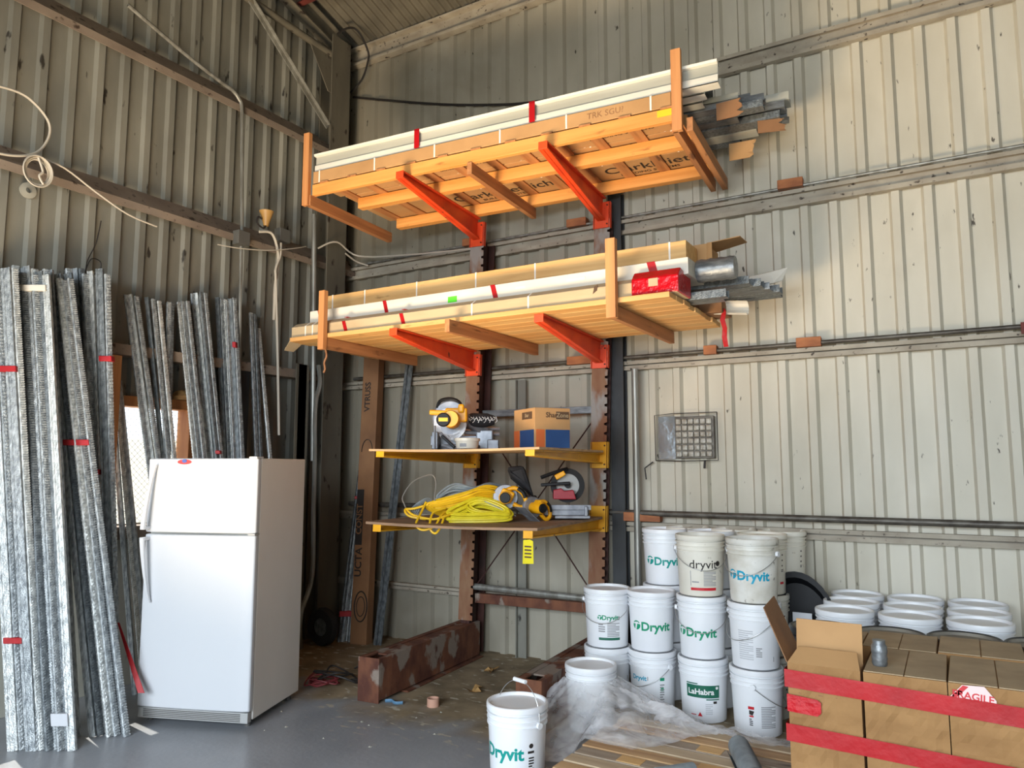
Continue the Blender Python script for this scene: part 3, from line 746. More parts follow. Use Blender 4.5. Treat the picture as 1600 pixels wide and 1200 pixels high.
build('end_post', MB().box(3.035, 3.10, -.045, -.005, -.09, .46), 'lumber_z', cr, .002)
for k in range(11):
    u = .10 + k * .285
    build('slat', MB().box(u, u + .085, -.006, 1.1, .0902, .102), 'lumber_y', cr, .001)
build('paper_label', MB().box(2.93, 3.03, -.003, .0, .04, .085), 'yellow_label', cr)
# ---- three long cartons, printed underneath
for i, (v, u0, ln, lab) in enumerate(((.005, .02, 3.00, 'long brown carton at the front edge of the top load'),
                                      (.37, .06, 2.98, 'long brown carton in the middle of the top load'),
                                      (.735, .02, 3.04, 'long brown carton at the back of the top load'))):
    t = lod('long_carton', lab, 'carton', u0, v, .1025, 'long cartons of the top load')
    build('carton_body', MB().box(0, ln, 0, .35, 0, .10), 'cardboard', t, .004)
    for s in (.06, .62, 1.18, 1.74, 2.26, 2.86):
        build('strap', MB().box(s, s + .012, -.002, .352, .0005, .102), 'strap_white', t)
    for uc, body in ((1.32, 'ClarkDietrich'), (2.58, 'ClarkDiet')):
        build('printed_text', flat_text(MB(), body, .17, (uc, .13, -.0025), (1, 0, 0), (0, -1, 0), .006), 'black_ink', t)
        build('printed_text', flat_text(MB(), 'BUILDING SYSTEMS', .055, (uc, .24, -.0025), (1, 0, 0), (0, -1, 0), .004), 'black_ink', t)
    for uc in (.66, 2.02):
        c = Vector((uc, .15, -.0025)); r = .075; mb = MB()
        hx = [c + Vector((r * cos(pi / 6 + k * pi / 3), -r * .9 * sin(pi / 6 + k * pi / 3), 0)) for k in range(6)]
        for k in (0, 2, 4):
            q = [c, hx[k], hx[(k + 1) % 6], hx[(k + 2) % 6]]; g = sum(q, Vector()) / 4
            mb.add([g + (p - g) * .9 for p in q], [(0, 1, 2, 3)])
        build('printed_mark', mb, 'black_ink', t)
    if i == 0:
        build('pencil_note', flat_text(MB(), 'TRK SGU?', .06, (2.55, -.0025, .05), (1, 0, 0), (0, 0, 1), .0), 'cardboard_brown', t)
# ---- white metal trim lengths
def trim_profile(v, z, L, h, u0, lab, m='white_trim', tape=()):
    t = lod('white_trim_length', lab, 'metal trim', u0, v, z, 'white trim lengths on the top load')
    build('face', MB().prism([(0, 0), (.012, 0), (.014, h * .36), (.03, h * .38), (.03, h * .84), (0, h * .86), (-.004, h * .97), (.004, h), (.04, h), (.04, h * .99), (.10, h * .99), (.10, h * .96), (.034, h * .96), (.034, .006), (.10, .006), (.10, 0)], (0, 0, 0), (L, 0, 0), (0, 1, 0), (0, 0, 1)), m, t)
    build('recess_strip', MB().box(.002, L - .002, .026, .0302, h * .40, h * .83), 'white_web', t)
    for s in tape:
        build('red_tape', MB().box(s, s + .045, -.007, -.0045, h * .02, h * .99).box(s + .0, s + .045, -.007, .034, h * .93, h * 1.012), 'red_tape', t)
    return t
trim_profile(.01, .2045, 3.30, .155, .02, 'white metal trim length on the front edge of the top load, red tape round it', tape=(1.00, 1.98))
trim_profile(.125, .2045, 3.16, .185, .05, 'white metal trim length standing just behind the front one', 'white_trim')
trim_profile(.24, .2045, 3.12, .17, .05, 'pale metal trim length, third from the front of the top load', 'white_web')
# ---- steel studs behind
def channel(mb, u0, u1, v, z, w, h, t_=.003):
    return mb.prism([(0, 0), (w, 0), (w, h), (w - t_, h), (w - t_, t_), (t_, t_), (t_, h), (0, h)], (u0, v, z), (u1, v, z), (0, 1, 0), (0, 0, 1))
spec = [(.38, .205, 3.34, .09, .04), (.48, .205, 3.46, .09, .05), (.58, .205, 3.40, .09, .04), (.40, .26, 3.42, .09, .04), (.52, .265, 3.50, .09, .05),
        (.70, .205, 3.52, .12, .05), (.70, .27, 3.62, .11, .05), (.84, .205, 3.44, .12, .05), (.83, .26, 3.55, .13, .05), (.43, .315, 3.28, .1, .05),
        (.58, .325, 3.36, .1, .04), (.72, .33, 3.70, .14, .06), (.90, .325, 3.60, .1, .05), (.98, .205, 3.35, .08, .06)]
for i, (v, z, u1, w, h) in enumerate(spec):
    t = lod('steel_stud', 'grey steel stud lying behind the white trim on the top load', 'steel stud', .1 + random.uniform(-.08, .1), v, z, 'steel studs of the top load')
    if i % 2: b = channel(MB(), 0, u1 - .1, 0, 0, w, h)
    else: b = channel(MB(), 0, u1 - .1, 0, 0, w, h)
    o = build('channel', b, ('galv_x', 'galv_dark', 'galv_x', 'white_web')[i % 4], t)
# torn carton ends poking out at the right
def torn(name, u, v, z, w, h, lab, m='cardboard_brown', rx=.3, d=.16):
    t = lod(name, lab, 'cardboard', u, v, z, rz=rx)
    n = 7; vs = []; fs = []
    for side in (0, .006):
        vs += [(0, side, 0)] + [(d + random.uniform(-.04, .04), side, h * k / (n - 1)) for k in range(n)] + [(0, side, h)]
    m_ = n + 2
    fs = [tuple(range(m_)), tuple(range(2 * m_ - 1, m_ - 1, -1))] + [(i, (i + 1) % m_, (i + 1) % m_ + m_, i + m_) for i in range(m_)]
    b = MB(); b.add(vs, fs)
    build('torn_end', b, m, t)
torn('torn_carton_end', 3.24, .365, .11, .2, .12, 'torn brown carton end among the studs, nearest the right cradle post', 'cardboard_brown', -.1)
torn('torn_carton_end', 3.46, .70, .115, .2, .09, 'ragged dark cardboard sticking out below the studs of the top load', 'cardboard_brown', .2)
torn('torn_carton_end', 3.22, .92, .04, .15, .13, 'pale torn cardboard flap at the back right of the top load', 'cardboard', .0)

# ================================================================= LOAD ON THE LOWER ORANGE ARMS
dk = thing('timber_deck', 'pine plank deck with end posts on the lower orange arms', 'deck', (0, 0, 2.656))
yv = 4.325
for k in range(9):
    w = .125
    build('plank', MB().box(-4.70 + random.uniform(-.03, .03) - (.05 if k > 5 else 0), -1.46 + random.uniform(-.015, .01), yv + k * (w + .006), yv + k * (w + .006) + w, 0, .034), ('lumber', 'lumber_pale', 'lumber')[k % 3], dk, .003)
for x in (-4.30, -3.02, -1.84):
    build('cross_beam', MB().box(x - .02, x + .02, 4.32 if x != -3.02 else 4.20, 5.49, -.092, -.002), 'lumber_y', dk, .002)
build('end_post', MB().box(-4.335, -4.275, 4.275, 4.318, -.10, .375), 'lumber_z', dk, .002)
build('end_post', MB().box(-1.855, -1.79, 4.275, 4.318, -.10, .41), 'lumber_z', dk, .002)
ZD = 2.6905
def carton2(name, label, x0, x1, y0, y1, z0, z1, m, straps=(), tapes=(), tape_m='red_tape', cham=.0, cat='carton', rz=0, bevel=.004):
    cx, cy = (x0 + x1) / 2, (y0 + y1) / 2
    t = thing(name, label, cat, (cx, cy, z0), rz)
    L, w, h = (x1 - x0) / 2, (y1 - y0) / 2, z1 - z0
    if cham: b = MB().prism([(-w, 0), (w, 0), (w, h), (-w + cham, h), (-w, h - cham * .7)], (-L, 0, 0), (L, 0, 0), (0, 1, 0), (0, 0, 1))
    else: b = MB().box(-L, L, -w, w, 0, h)
    build('carton_body', b, m, t, bevel)
    e = .002
    for s in straps:
        k = .006
        sb = MB().prism([(-w - e, -e + .0021), (w + e, -e + .0021), (w + e, h + e), (-w - e + cham, h + e), (-w - e, h + e - cham * .7)], (s - cx - k, 0, 0), (s - cx + k, 0, 0), (0, 1, 0), (0, 0, 1))
        build('strap', sb, 'strap_white', t)
    for s, ww in tapes:
        sb = MB().hexa([(s - cx, -w - e, 0), (s - cx + ww, -w - e, 0), (s - cx + ww, -w, 0), (s - cx, -w, 0)], [(s - cx - .03, -w - e, h - cham * .7), (s - cx + ww - .03, -w - e, h - cham * .7), (s - cx + ww - .03, -w, h - cham * .7), (s - cx - .03, -w, h - cham * .7)])
        sb.hexa([(s - cx - .03, -w + cham * .5, h), (s - cx + ww - .03, -w + cham * .5, h), (s - cx + ww, -w + .14, h), (s - cx, -w + .14, h)], [(s - cx - .03, -w + cham * .5, h + e), (s - cx + ww - .03, -w + cham * .5, h + e), (s - cx + ww, -w + .14, h + e), (s - cx, -w + .14, h + e)])
        build('red_tape', sb, tape_m, t)
    return t, cx, cy, L, w, h
t, cx, cy, L, w, h = carton2('long_carton', 'long tan carton on the front edge of the plank deck, right end wrapped red', -4.72, -1.42, 4.36, 4.60, ZD, ZD + .125, 'cardboard_tan',
    straps=(-4.56, -4.48, -2.92, -2.46), tapes=((-4.13, .035), (-3.55, .035)), cham=.05)
b = MB()
# wrinkled red stretch wrap over the right end
for k, (xa, xb, e) in enumerate(((-1.715, -1.41, .006),)):
    b.prism([(-w - e, .002), (w + e, .002), (w + e, h + e), (-w - e + .05, h + e + .03), (-w - e, h - .02)], (xa - cx, 0, 0), (xb - cx, 0, 0), (0, 1, 0), (0, 0, 1))
build('red_wrap', b, 'red_stretch', t, .008)
build('white_label', MB().box(-1.60 - cx, -1.54 - cx, -w - .0085, -w - .0065, .05, .10), 'cardboard_tan', t)
build('carton_flap', MB().hexa([(-L - .0, -w, -.0), (-L - .10, -w + .02, -.09), (-L - .10, -w + .12, -.09), (-L, -w + .16, 0)], [(-L, -w, .006), (-L - .10, -w + .02, -.083), (-L - .10, -w + .12, -.083), (-L, -w + .16, .006)]), 'cardboard_tan', t)
# small dark tear
build('tear', MB().prism([(0, 0), (.03, .02), (.035, .06), (.01, .045)], (-1.98 - cx + .0, -w - .003, .05), (-1.98 - cx, -w - .001, .05), (1, 0, 0), (0, 0, 1)), 'brown_ink', t)
t, cx, cy, L, w, h = carton2('white_carton', 'long white carton on the tan one, with red tape and a green sticker', -4.62, -1.38, 4.46, 4.80, ZD + .1275, ZD + .235, 'white_card',
    tapes=((-4.50, .04), (-3.80, .035), (-2.80, .04), (-1.62, .055)))
build('green_sticker', MB().box(-3.20 - cx, -3.12 - cx, -w - .0025, -w, .02, .065), 'green_tape', t)
b = MB()
flat_text(b, 'KEEP DRY', .035, (-2.4 - cx, -w - .002, .06), (1, 0, 0), (0, 0, 1))
build('printed_text', MB().box(-2.62 - cx, -2.54 - cx, -w - .002, -w, .05, .07).box(-2.22 - cx, -2.08 - cx, -w - .002, -w, .055, .075), 'pale_ink', t)
t, cx, cy, L, w, h = carton2('pine_beam', 'pale pine beam with white straps on top of the lower load', -4.60, -1.44, 4.62, 4.86, ZD + .2375, ZD + .395, 'lumber_pale',
    straps=(-4.52, -4.16, -3.62, -3.06, -2.55, -1.98, -1.55), cat='timber')
t2 = carton2('brown_carton', 'long brown carton lying behind the pine beam on the lower load', -4.62, -1.38, 4.88, 5.16, ZD + .2375, ZD + .43, 'cardboard', cat='carton')[0]
# the open flap at its right end
build('open_flap', MB().hexa([(1.62, -.14, .19), (1.84, -.14, .205), (1.84, .06, .215), (1.62, .1, .19)], [(1.62, -.14, .195), (1.84, -.14, .21), (1.84, .06, .22), (1.62, .1, .195)]), 'cardboard', t2)
build('open_flap', MB().hexa([(1.62, -.14, .06), (1.66, -.16, .06), (1.66, -.16, .19), (1.62, -.14, .19)], [(1.62, -.135, .06), (1.66, -.155, .06), (1.66, -.155, .19), (1.62, -.135, .19)]), 'cardboard', t2)
carton2('long_carton', 'long brown carton under the others at the back of the plank deck', -4.4, -1.5, 4.82, 5.08, ZD, ZD + .11, 'cardboard_brown')
carton2('long_carton', 'long brown carton resting on the very back of the plank deck', -4.3, -1.35, 5.10, 5.36, ZD, ZD + .11, 'cardboard_brown')
# wrapped roll, studs and scraps at the right end
tg = thing('film_roll', 'silvery foil-wrapped roll sticking out at the right end of the lower load', 'roll', (-1.36, 4.66, ZD + .185), R(2))
b = MB()
prof = [(.070 + .006 * (k % 2), -.02 + k * .03) for k in range(9)]
b.lathe(prof, 22, axis='x', cap0=True, cap1=True)
build('foil_cover', b, 'galv_x', tg, smooth=True)
def stud2(x0, x1, y, z, w, h, m, lab):
    tg = solo('steel_stud', channel(MB(), x0, x1, 0, 0, w, h), m, lab, 'steel stud', (0, y, z), group='steel studs of the lower load')
L2S = 'dark steel stud end sticking out at the right of the lower load'
stud2(-3.9, -.98, 5.18, ZD + .112, .10, .05, 'galv_dark', L2S)
stud2(-3.9, -1.02, 5.06, ZD + .112, .10, .045, 'galv_x', L2S)
stud2(-3.9, -1.10, 4.83, ZD + .112, .10, .05, 'galv_dark', L2S)
stud2(-3.9, -1.05, 4.94, ZD + .112, .10, .05, 'galv_dark', L2S)
stud2(-3.8, -1.20, 4.64, ZD, .08, .05, 'galv_dark', L2S)
stud2(-3.8, -1.24, 4.73, ZD, .07, .04, 'galv_x', L2S)
stud2(-3.8, -1.00, 5.30, ZD + .112, .08, .05, 'galv_dark', L2S)
tg = thing('white_card_end', 'white curled cardboard end above the plank deck corner', 'cardboard', (-1.30, 5.28, ZD + .165))
build('card', MB().hexa([(0, 0, 0), (.27, -.02, .03), (.32, .02, .05), (0, .1, 0)], [(0, 0, .09), (.24, -.02, .11), (.36, .02, .14), (0, .1, .09)]), 'white_card', tg, .004)
tg = thing('paper_curl', 'white paper curl at the right corner of the plank deck', 'paper', (-1.42, 5.16, ZD + .002))
build('sheet', MB().sheet([(.05 * cos(a), .045 + .05 * sin(a)) for a in [k * .5 - 2.2 for k in range(9)]], (0, 0, 0), (.22, .03, -.02), (0, 1, 0), (0, 0, 1)), 'white_card', tg)
tg = thing('tape_strand', 'red tape tail dangling from the right end of the lower load', 'tape', (-1.36, 5.14, ZD - .0))
b = MB(); pts = [(0, .03), (.012, .0), (.0, -.05), (.015, -.11), (.01, -.17), (.02, -.24)]
vs = []
for i, (x, z) in enumerate(pts): vs += [(x - .016, .004 * (i % 2), z), (x + .018, -.006 * (i % 2), z)]
b.add(vs, [(2 * i, 2 * i + 1, 2 * i + 3, 2 * i + 2) for i in range(5)])
b.add([(x, y + .002, z) for x, y, z in vs], [(2 * i, 2 * i + 1, 2 * i + 3, 2 * i + 2) for i in range(5)])
build('strip', b, 'red_tape', tg)
tg = thing('string_end', 'frayed brown cord hanging under the left deck post', 'cord', (-4.27, 4.30, 2.53))
build('cord', MB().tube(smooth_pts([(0, 0, .02), (.012, 0, -.03), (-.01, 0, -.08), (.0, 0, -.13), (-.015, 0, -.16)]), .008, 6), 'lumber_brown', tg)

# ================================================================= FRIDGE
FA = R(20.5)
fr = thing('refrigerator', 'white top-freezer refrigerator standing on the concrete floor', 'refrigerator', (-4.636, 3.076, 0), FA)
FW, FD, FH = .785, .70, 1.685
build('cabinet', MB().box(.004, FW - .004, .065, FD, .045, FH), 'fridge_side', fr, .006)
build('gasket', MB().box(.012, FW - .012, .052, .066, .08, FH - .012), 'gasket', fr)
def door(z0, z1):
    n = 18; pr_ = []
    for i in range(n + 1):
        x = FW * i / n; q = (x / FW - .5) * 2
        pr_.append((x, -.012 * (1 - q * q) + (.010 if abs(q) > .96 else 0)))
    pr_ += [(FW, .052), (0, .052)]
    return MB().prism(pr_, (0, 0, z0), (0, 0, z1), (1, 0, 0), (0, 1, 0))
fd = build('freezer_door', door(1.205, FH), 'fridge_white', fr, .009, True)
ld = build('fridge_door', door(.105, 1.192), 'fridge_white', fr, .009, True)
def handle(parent, zfar, zsplit):
    """grip that stands proud at the split between the doors and runs back into the door at its far end"""
    vs = []; fs = []; n = 16
    for i in range(n + 1):
        t_ = i / n; z = zfar + (zsplit - zfar) * t_
        x = .078 - .050 * t_ ** .8
        y = -.012 - .046 * sin(pi * .5 * t_) ** .7 if t_ < .95 else -.056
        wv = .007 + .012 * t_
        vs += [(x - wv, y + .002, z), (x + wv, y + .002, z), (x + wv * .7, y - .014, z), (x - wv * .7, y - .014, z)]
    for i in range(n):
        for k in range(4): fs.append((4 * i + k, 4 * i + (k + 1) % 4, 4 * i + 4 + (k + 1) % 4, 4 * i + 4 + k))
    fs += [(3, 2, 1, 0), (4 * n, 4 * n + 1, 4 * n + 2, 4 * n + 3)]
    b = MB().add(vs, fs); s_ = 1 if zfar > zsplit else -1
    b.box(.016, .046, -.060, .004, zsplit, zsplit + s_ * .02)
    build('door_handle', b, 'fridge_white', parent, .003, True)
handle(fd, 1.645, 1.225)
handle(ld, .76, 1.175)
g = build('toe_grille', MB().box(.01, FW - .01, .012, .06, .035, .098), 'fridge_grey', fr, .004)
b = MB()
for k in range(5): b.box(.05, FW - .06, .0095, .013, .044 + k * .0105, .049 + k * .0105)
build('grille_slot', b, 'fridge_slot', g)
build('hinge_cap', MB().box(FW - .06, FW - .004, .0, .09, FH, FH + .012), 'fridge_white', fr, .004)
build('hinge_cap', MB().box(FW - .05, FW - .0, .0, .06, 1.193, 1.204), 'fridge_grey', fr, .002)
for x in (.05, FW - .05):
    build('foot', MB().cyl((x, .09, 0), (x, .09, .046), .018, 12).cyl((x, FD - .06, 0), (x, FD - .06, .046), .018, 12), 'fridge_slot', fr)
# stickers
em = build('magnet', MB().prism([(.052 * cos(a), .016 * sin(a)) for a in [k * pi / 10 for k in range(20)]], (.275, -.0135, 1.662), (.275, -.0105, 1.662), (1, 0, 0), (0, 0, 1)), 'emblem_red', fd)
build('magnet_star', MB().prism([(.018 * cos(a), .012 * sin(a)) for a in [k * pi / 5 for k in range(10)]], (.275, -.0165, 1.668), (.275, -.0135, 1.668), (1, 0, 0), (0, 0, 1)), 'emblem_blue', em)
build('note_strip', MB().box(.235, .315, -.0150, -.0105, 1.632, 1.640), 'pale_ink', fd)
build('nameplate', MB().box(.635, .665, -.0115, -.008, 1.60, 1.622), 'pale_ink', fd)

# ================================================================= STEEL STUD BUNDLES ON THE LEFT
def stud_mesh(p, q, w, depth, kind, right):
    """p, q: foot and head relative to the thing ; kind 0 plain channel, 1 serrated corner bead, 2 knurled furring"""
    p = Vector(p); q = Vector(q); d = (q - p).normalized(); L = (q - p).length
    a = Vector(right); a = (a - d * a.dot(d)).normalized(); u = a.cross(d).normalized()  # u points to/from the viewer
    b = MB()
    if kind == 0:
        t_ = .0025
        b.prism([(-w / 2, -depth), (-w / 2 + t_, -depth), (-w / 2 + t_, -t_), (w / 2 - t_, -t_), (w / 2 - t_, -depth), (w / 2, -depth), (w / 2, 0), (w * .22, 0), (w * .16, -.004), (-w * .16, -.004), (-w * .22, 0), (-w / 2, 0)], p, q, a, u)
    else:
        # centre strip with serrated wings
        n = int(L / (.016 if kind == 1 else .024)); s = L / n; amp = .006 if kind == 1 else .004
        for sg in (-1, 1):
            vs = []; fs = []
            for i in range(2 * n + 1):
                o = p + d * (i * s / 2)
                e = w / 2 + (amp if i % 2 else 0)
                bmp = .004 if i % 2 else -.001
                vs += [o + a * (sg * w * .12) + u * .006, o + a * (sg * w * .34) + u * (bmp - .004), o + a * (sg * e) + u * (-depth * .7)]
            for i in range(2 * n):
                fs += [(3 * i, 3 * i + 3, 3 * i + 4, 3 * i + 1), (3 * i + 1, 3 * i + 4, 3 * i + 5, 3 * i + 2)]
            b.add(vs, fs)
        b.prism([(-w * .12, 0), (w * .12, 0), (w * .12, .008), (-w * .12, .008)], p, q, a, u)
    return b
VR = Vector((cos(R(30.7)), sin(R(30.7)), 0))
GM = ['galv', 'galv_bright', 'galv', 'galv_dark']
def bundle(label, foot, head, items, tapes=(), name='stud_bundle', sc=1.0, rightdir=None):
    """items: (offset at foot, offset at head, push towards viewer, width, kind, material, extra length)"""
    foot = Vector(foot); head = Vector(head)
    t = thing(name, label, 'steel studs', foot)
    rd = rightdir or VR
    back = Vector((-sin(R(30.7)), cos(R(30.7)), 0))
    for of, oh, dv, w, kind, m, ex in items:
        p = rd * of + back * dv; q = (head - foot) + rd * oh + back * dv
        d = (q - p).normalized(); q = q + d * ex
        build('stud', stud_mesh(p, q, w, .022, kind, rd), m, t)
    for f, wl_, wr_, hh, m in tapes:
        c = (head - foot) * f; d = (head - foot).normalized()
        fr_ = -.028
        b = MB()
        b.hexa([c + rd * wl_ + back * fr_, c + rd * wr_ + back * fr_, c + rd * wr_ + back * .02, c + rd * wl_ + back * .02],
               [c + d * hh + rd * wl_ + back * fr_, c + d * hh + rd * wr_ + back * fr_, c + d * hh + rd * wr_ + back * .02, c + d * hh + rd * wl_ + back * .02])
        build('tape_band', b, m, t, .004)
    return t
def items(n, wf, wh, w=.036, seed=0, kinds=(1, 0, 2, 1, 0), exr=.05):
    rnd = random.Random(seed); out = []
    for i in range(n):
        f = (i / (n - 1) - .5) if n > 1 else 0
        out.append((f * wf, f * wh, (i % 3) * .018 - .018 + rnd.uniform(-.004, .004), w * rnd.uniform(.85, 1.25), kinds[(i + seed) % len(kinds)], GM[(i * 3 + seed) % 4], rnd.uniform(-exr, exr)))
    return out
bundle('steel stud bundle nearest the left edge, held by two red tapes', (-4.740, 2.481, 0.000), (-5.380, 2.446, 2.940), items(5, .14, .15, .05, 1), ((.20, -.09, .02, .035, 'red_tape'), (.76, -.07, .075, .04, 'red_tape')))
bundle('thick steel stud bundle with a white paper band near its head', (-4.600, 2.564, 0.000), (-5.360, 2.602, 2.965), items(10, .21, .25, .046, 2), ((.945, -.125, .125, .045, 'white_card'), (.045, .0, .10, .07, 'pale_ink')))
bundle('slim pair of steel studs between the white-banded and red-taped bundles', (-4.749, 2.742, 0.000), (-5.400, 2.729, 2.991), items(4, .07, .08, .035, 3), ((.66, -.02, .035, .06, 'red_tape'), (.36, -.03, .03, .03, 'red_tape')))
bundle('steel stud bundle crossing to the right, wide red tape at half height', (-4.547, 2.862, 0.000), (-5.340, 2.795, 2.952), items(7, .20, .15, .045, 4), ((.60, -.09, .09, .04, 'red_tape'),))
bundle('upright steel stud bundle in front of the window, red tape near its head', (-4.815, 2.999, -0.000), (-5.350, 2.993, 3.035), items(8, .13, .27, .042, 5, exr=.03), ((.52, -.05, .04, .035, 'red_tape'), (.78, .07, .16, .04, 'red_tape')))
def loose(fx, fy, hx, hy, label, m, kind, w=.034, tapes=(), xf=-4.98, xh=-5.40):
    pass
def leaner(label, top, mid, w, n, seed, tapes=(), grp=None, kinds=(1, 2, 1, 0)):
    top = Vector(top); mid = Vector(mid)
    d = mid - top; foot = top + d * (top.z / (top.z - mid.z)); foot.z = 0
    return bundle(label, foot, top, items(n, w, w, .032, seed, kinds, .02), tapes)
leaner('pair of serrated steel studs leaning left of the others behind the refrigerator', (-5.420, 3.371, 2.944), (-5.220, 3.495, 1.695), .06, 3, 6)
leaner('three bright steel studs leaning on the wall over the refrigerator corner', (-5.420, 3.557, 2.955), (-5.220, 3.623, 1.696), .075, 3, 7)
leaner('single pale steel stud standing nearly upright before the window frame', (-5.420, 3.714, 2.965), (-5.240, 3.626, 1.696), .02, 2, 8)
leaner('steel studs with a small red tape behind the refrigerator top', (-5.420, 3.830, 2.987), (-5.220, 3.906, 1.699), .075, 4, 9, ((.555, .01, .06, .035, 'red_tape'),))
leaner('group of four steel studs leaning behind the refrigerator', (-5.420, 3.971, 3.069), (-5.220, 4.045, 1.700), .10, 5, 10, ((.565, .02, .06, .03, 'red_tape'),))
leaner('dark steel stud bundle above the refrigerator hinge side, red tape on its edge', (-5.420, 4.241, 3.078), (-5.220, 4.227, 1.702), .13, 6, 11, ((.86, .05, .08, .05, 'red_tape'),))
leaner('two slim steel studs by the right top edge of the refrigerator', (-5.420, 4.541, 3.007), (-5.240, 4.512, 1.705), .035, 2, 12)
leaner('single crooked serrated stud right of the refrigerator top', (-5.420, 4.613, 2.871), (-5.240, 4.639, 1.706), .01, 1, 13)
bundle('pale steel studs standing low between the bundles and the refrigerator', (-5.164, 3.474, -0.000), (-5.400, 3.270, 2.293), items(3, .09, .04, .03, 14))
tg = thing('tape_tail', 'long red tape tail hanging beside the red-taped stud bundle', 'tape', (0, 0, 0))
A_, B_ = Vector((-4.307, 2.800, 0.150)), Vector((-7.013, 4.350, 0.150))
A_ = Vector((-4.50, 3.02, .22)); B_ = Vector((-4.78, 3.02, .62))
build('strip', MB().hexa([A_ + VR * -.02, A_ + VR * .02, B_ + VR * .006, B_ + VR * -.006], [A_ + VR * -.02 + Vector((0, .003, 0)), A_ + VR * .02 + Vector((0, .003, 0)), B_ + VR * .006 + Vector((0, .003, 0)), B_ + VR * -.006 + Vector((0, .003, 0))]), 'red_tape', tg)

# carton, studs and track in the corner
def leaning_box(name, label, cat, foot, top, w, d_, m):
    foot = Vector(foot); top = Vector(top)
    t = thing(name, label, cat, foot)
    return t, foot, top
ft, tp_ = Vector((-4.86, 5.42, 0)), Vector((-4.94, 5.62, 2.78))
tc = thing('tall_carton', 'tall brown carton printed in black, leaning upright in the corner', 'carton', ft)
dd = (tp_ - ft).normalized(); rr = Vector((.985, .17, 0)); rr = (rr - dd * rr.dot(dd)).normalized(); nn = dd.cross(rr).normalized()  # nn towards the wall?
if nn.y < 0: nn = -nn
b = MB(); Lc = (tp_ - ft).length
b.hexa([rr * x + nn * y for x, y in ((-.10, 0), (.075, 0), (.075, .11), (-.10, .11))], [rr * x + nn * y + dd * Lc for x, y in ((-.10, 0), (.075, 0), (.075, .11), (-.10, .11))])
build('carton_body', b, 'cardboard_brown', tc, .006)
b = MB()
def vt(body, size, along, across, bold=.02): flat_text(b, body, size, rr * across + dd * along - nn * .003, dd, -rr, bold)
vt('VTRUSS', .085, 2.32, -.03); build('printed_text', b, 'black_ink', tc)
b = MB(); vt('UCTA', .10, .74, -.045); build('printed_text', b, 'black_ink', tc)
b = MB(); b.hexa([rr * x - nn * y + dd * z for x, y, z in ((-.095, .0015, .90), (-.02, .0015, .90), (-.02, .003, .90), (-.095, .003, .90))], [rr * x - nn * y + dd * z for x, y, z in ((-.095, .0015, 1.42), (-.02, .0015, 1.42), (-.02, .003, 1.42), (-.095, .003, 1.42))])
build('printed_block', b, 'black_ink', tc)
b = MB(); flat_text(b, 'CONST', .085, rr * -.057 + dd * 1.14 - nn * .005, dd, -rr, .02); build('printed_text', b, 'cardboard_brown', tc)
b = MB()
for r_, th in ((.085, .012), (.055, .008)):
    pts = [rr * (.0 + r_ * .8 * cos(a)) + dd * (.34 + r_ * 1.6 * sin(a)) - nn * .003 for a in [k * pi / 12 for k in range(-8, 17)]]
    b.tube(pts, th * .5, 4)
pts = [rr * (-.01 + .06 * cos(a)) + dd * (1.78 + .12 * sin(a)) - nn * .003 for a in [k * pi / 12 for k in range(0, 13)]]
b.tube(pts, .004, 4)
build('printed_mark', b, 'black_ink', tc)
tb = bundle('knurled steel studs beside the tall carton in the corner, two red tapes', (-5.06, 5.44, 0), (-5.02, 5.66, 2.0), items(4, .10, .05, .04, 15, (2, 1, 2)), ((.115, -.07, .065, .05, 'red_tape'), (.66, -.05, .03, .03, 'red_tape')))
solo('steel_track', MB().beam((0, 0, 0), (.16, .22, 2.72), .05, .03, (1, 0, 0)).beam((.035, 0, 0), (.195, .22, 2.72), .008, .05, (1, 0, 0)), 'galv_dark', 'grey steel track leaning on the wall right of the tall carton', 'steel track', (-4.72, 5.50, 0))

# tangled cords behind the fridge
rnd = random.Random(5)
def tangle(name, label, m, c, n, r, rad, dz=.02):
    pts = []
    a = 0
    for k in range(n):
        a += rnd.uniform(.7, 1.3); q = r * rnd.uniform(.45, 1)
        pts.append((q * cos(a), q * .8 * sin(a), rad + dz * rnd.random() * 2))
    return solo(name, MB().tube(smooth_pts(pts, 6), rad, 6), m, label, 'cord', c, smooth=True)
tangle('extension_cord', 'dark red cord tangled on the floor right of the refrigerator', 'cord_red', (-4.22, 4.30, 0), 30, .15, .006, .03)
tangle('extension_cord', 'black cord lying in loops over the red cord by the refrigerator', 'wire_dark', (-4.18, 4.42, .0), 16, .19, .007, .06)
solo('floor_cable', MB().tube(smooth_pts([(-4.3, 4.75, .012), (-4.15, 4.82, .10), (-4.02, 4.72, .10), (-3.98, 4.6, .012), (-4.1, 4.5, .012), (-3.92, 4.52, .012), (-3.90, 4.62, .012), (-4.05, 4.68, .012)]), .007, 6), 'wire_dark', 'black cable arching off the floor toward the rack base', 'cable', smooth=True)

# ================================================================= TOOLS ON THE SHELVES
def mapper(px0, py0, s): return lambda px, py: ((px - px0) * s, (py0 - py) * s)
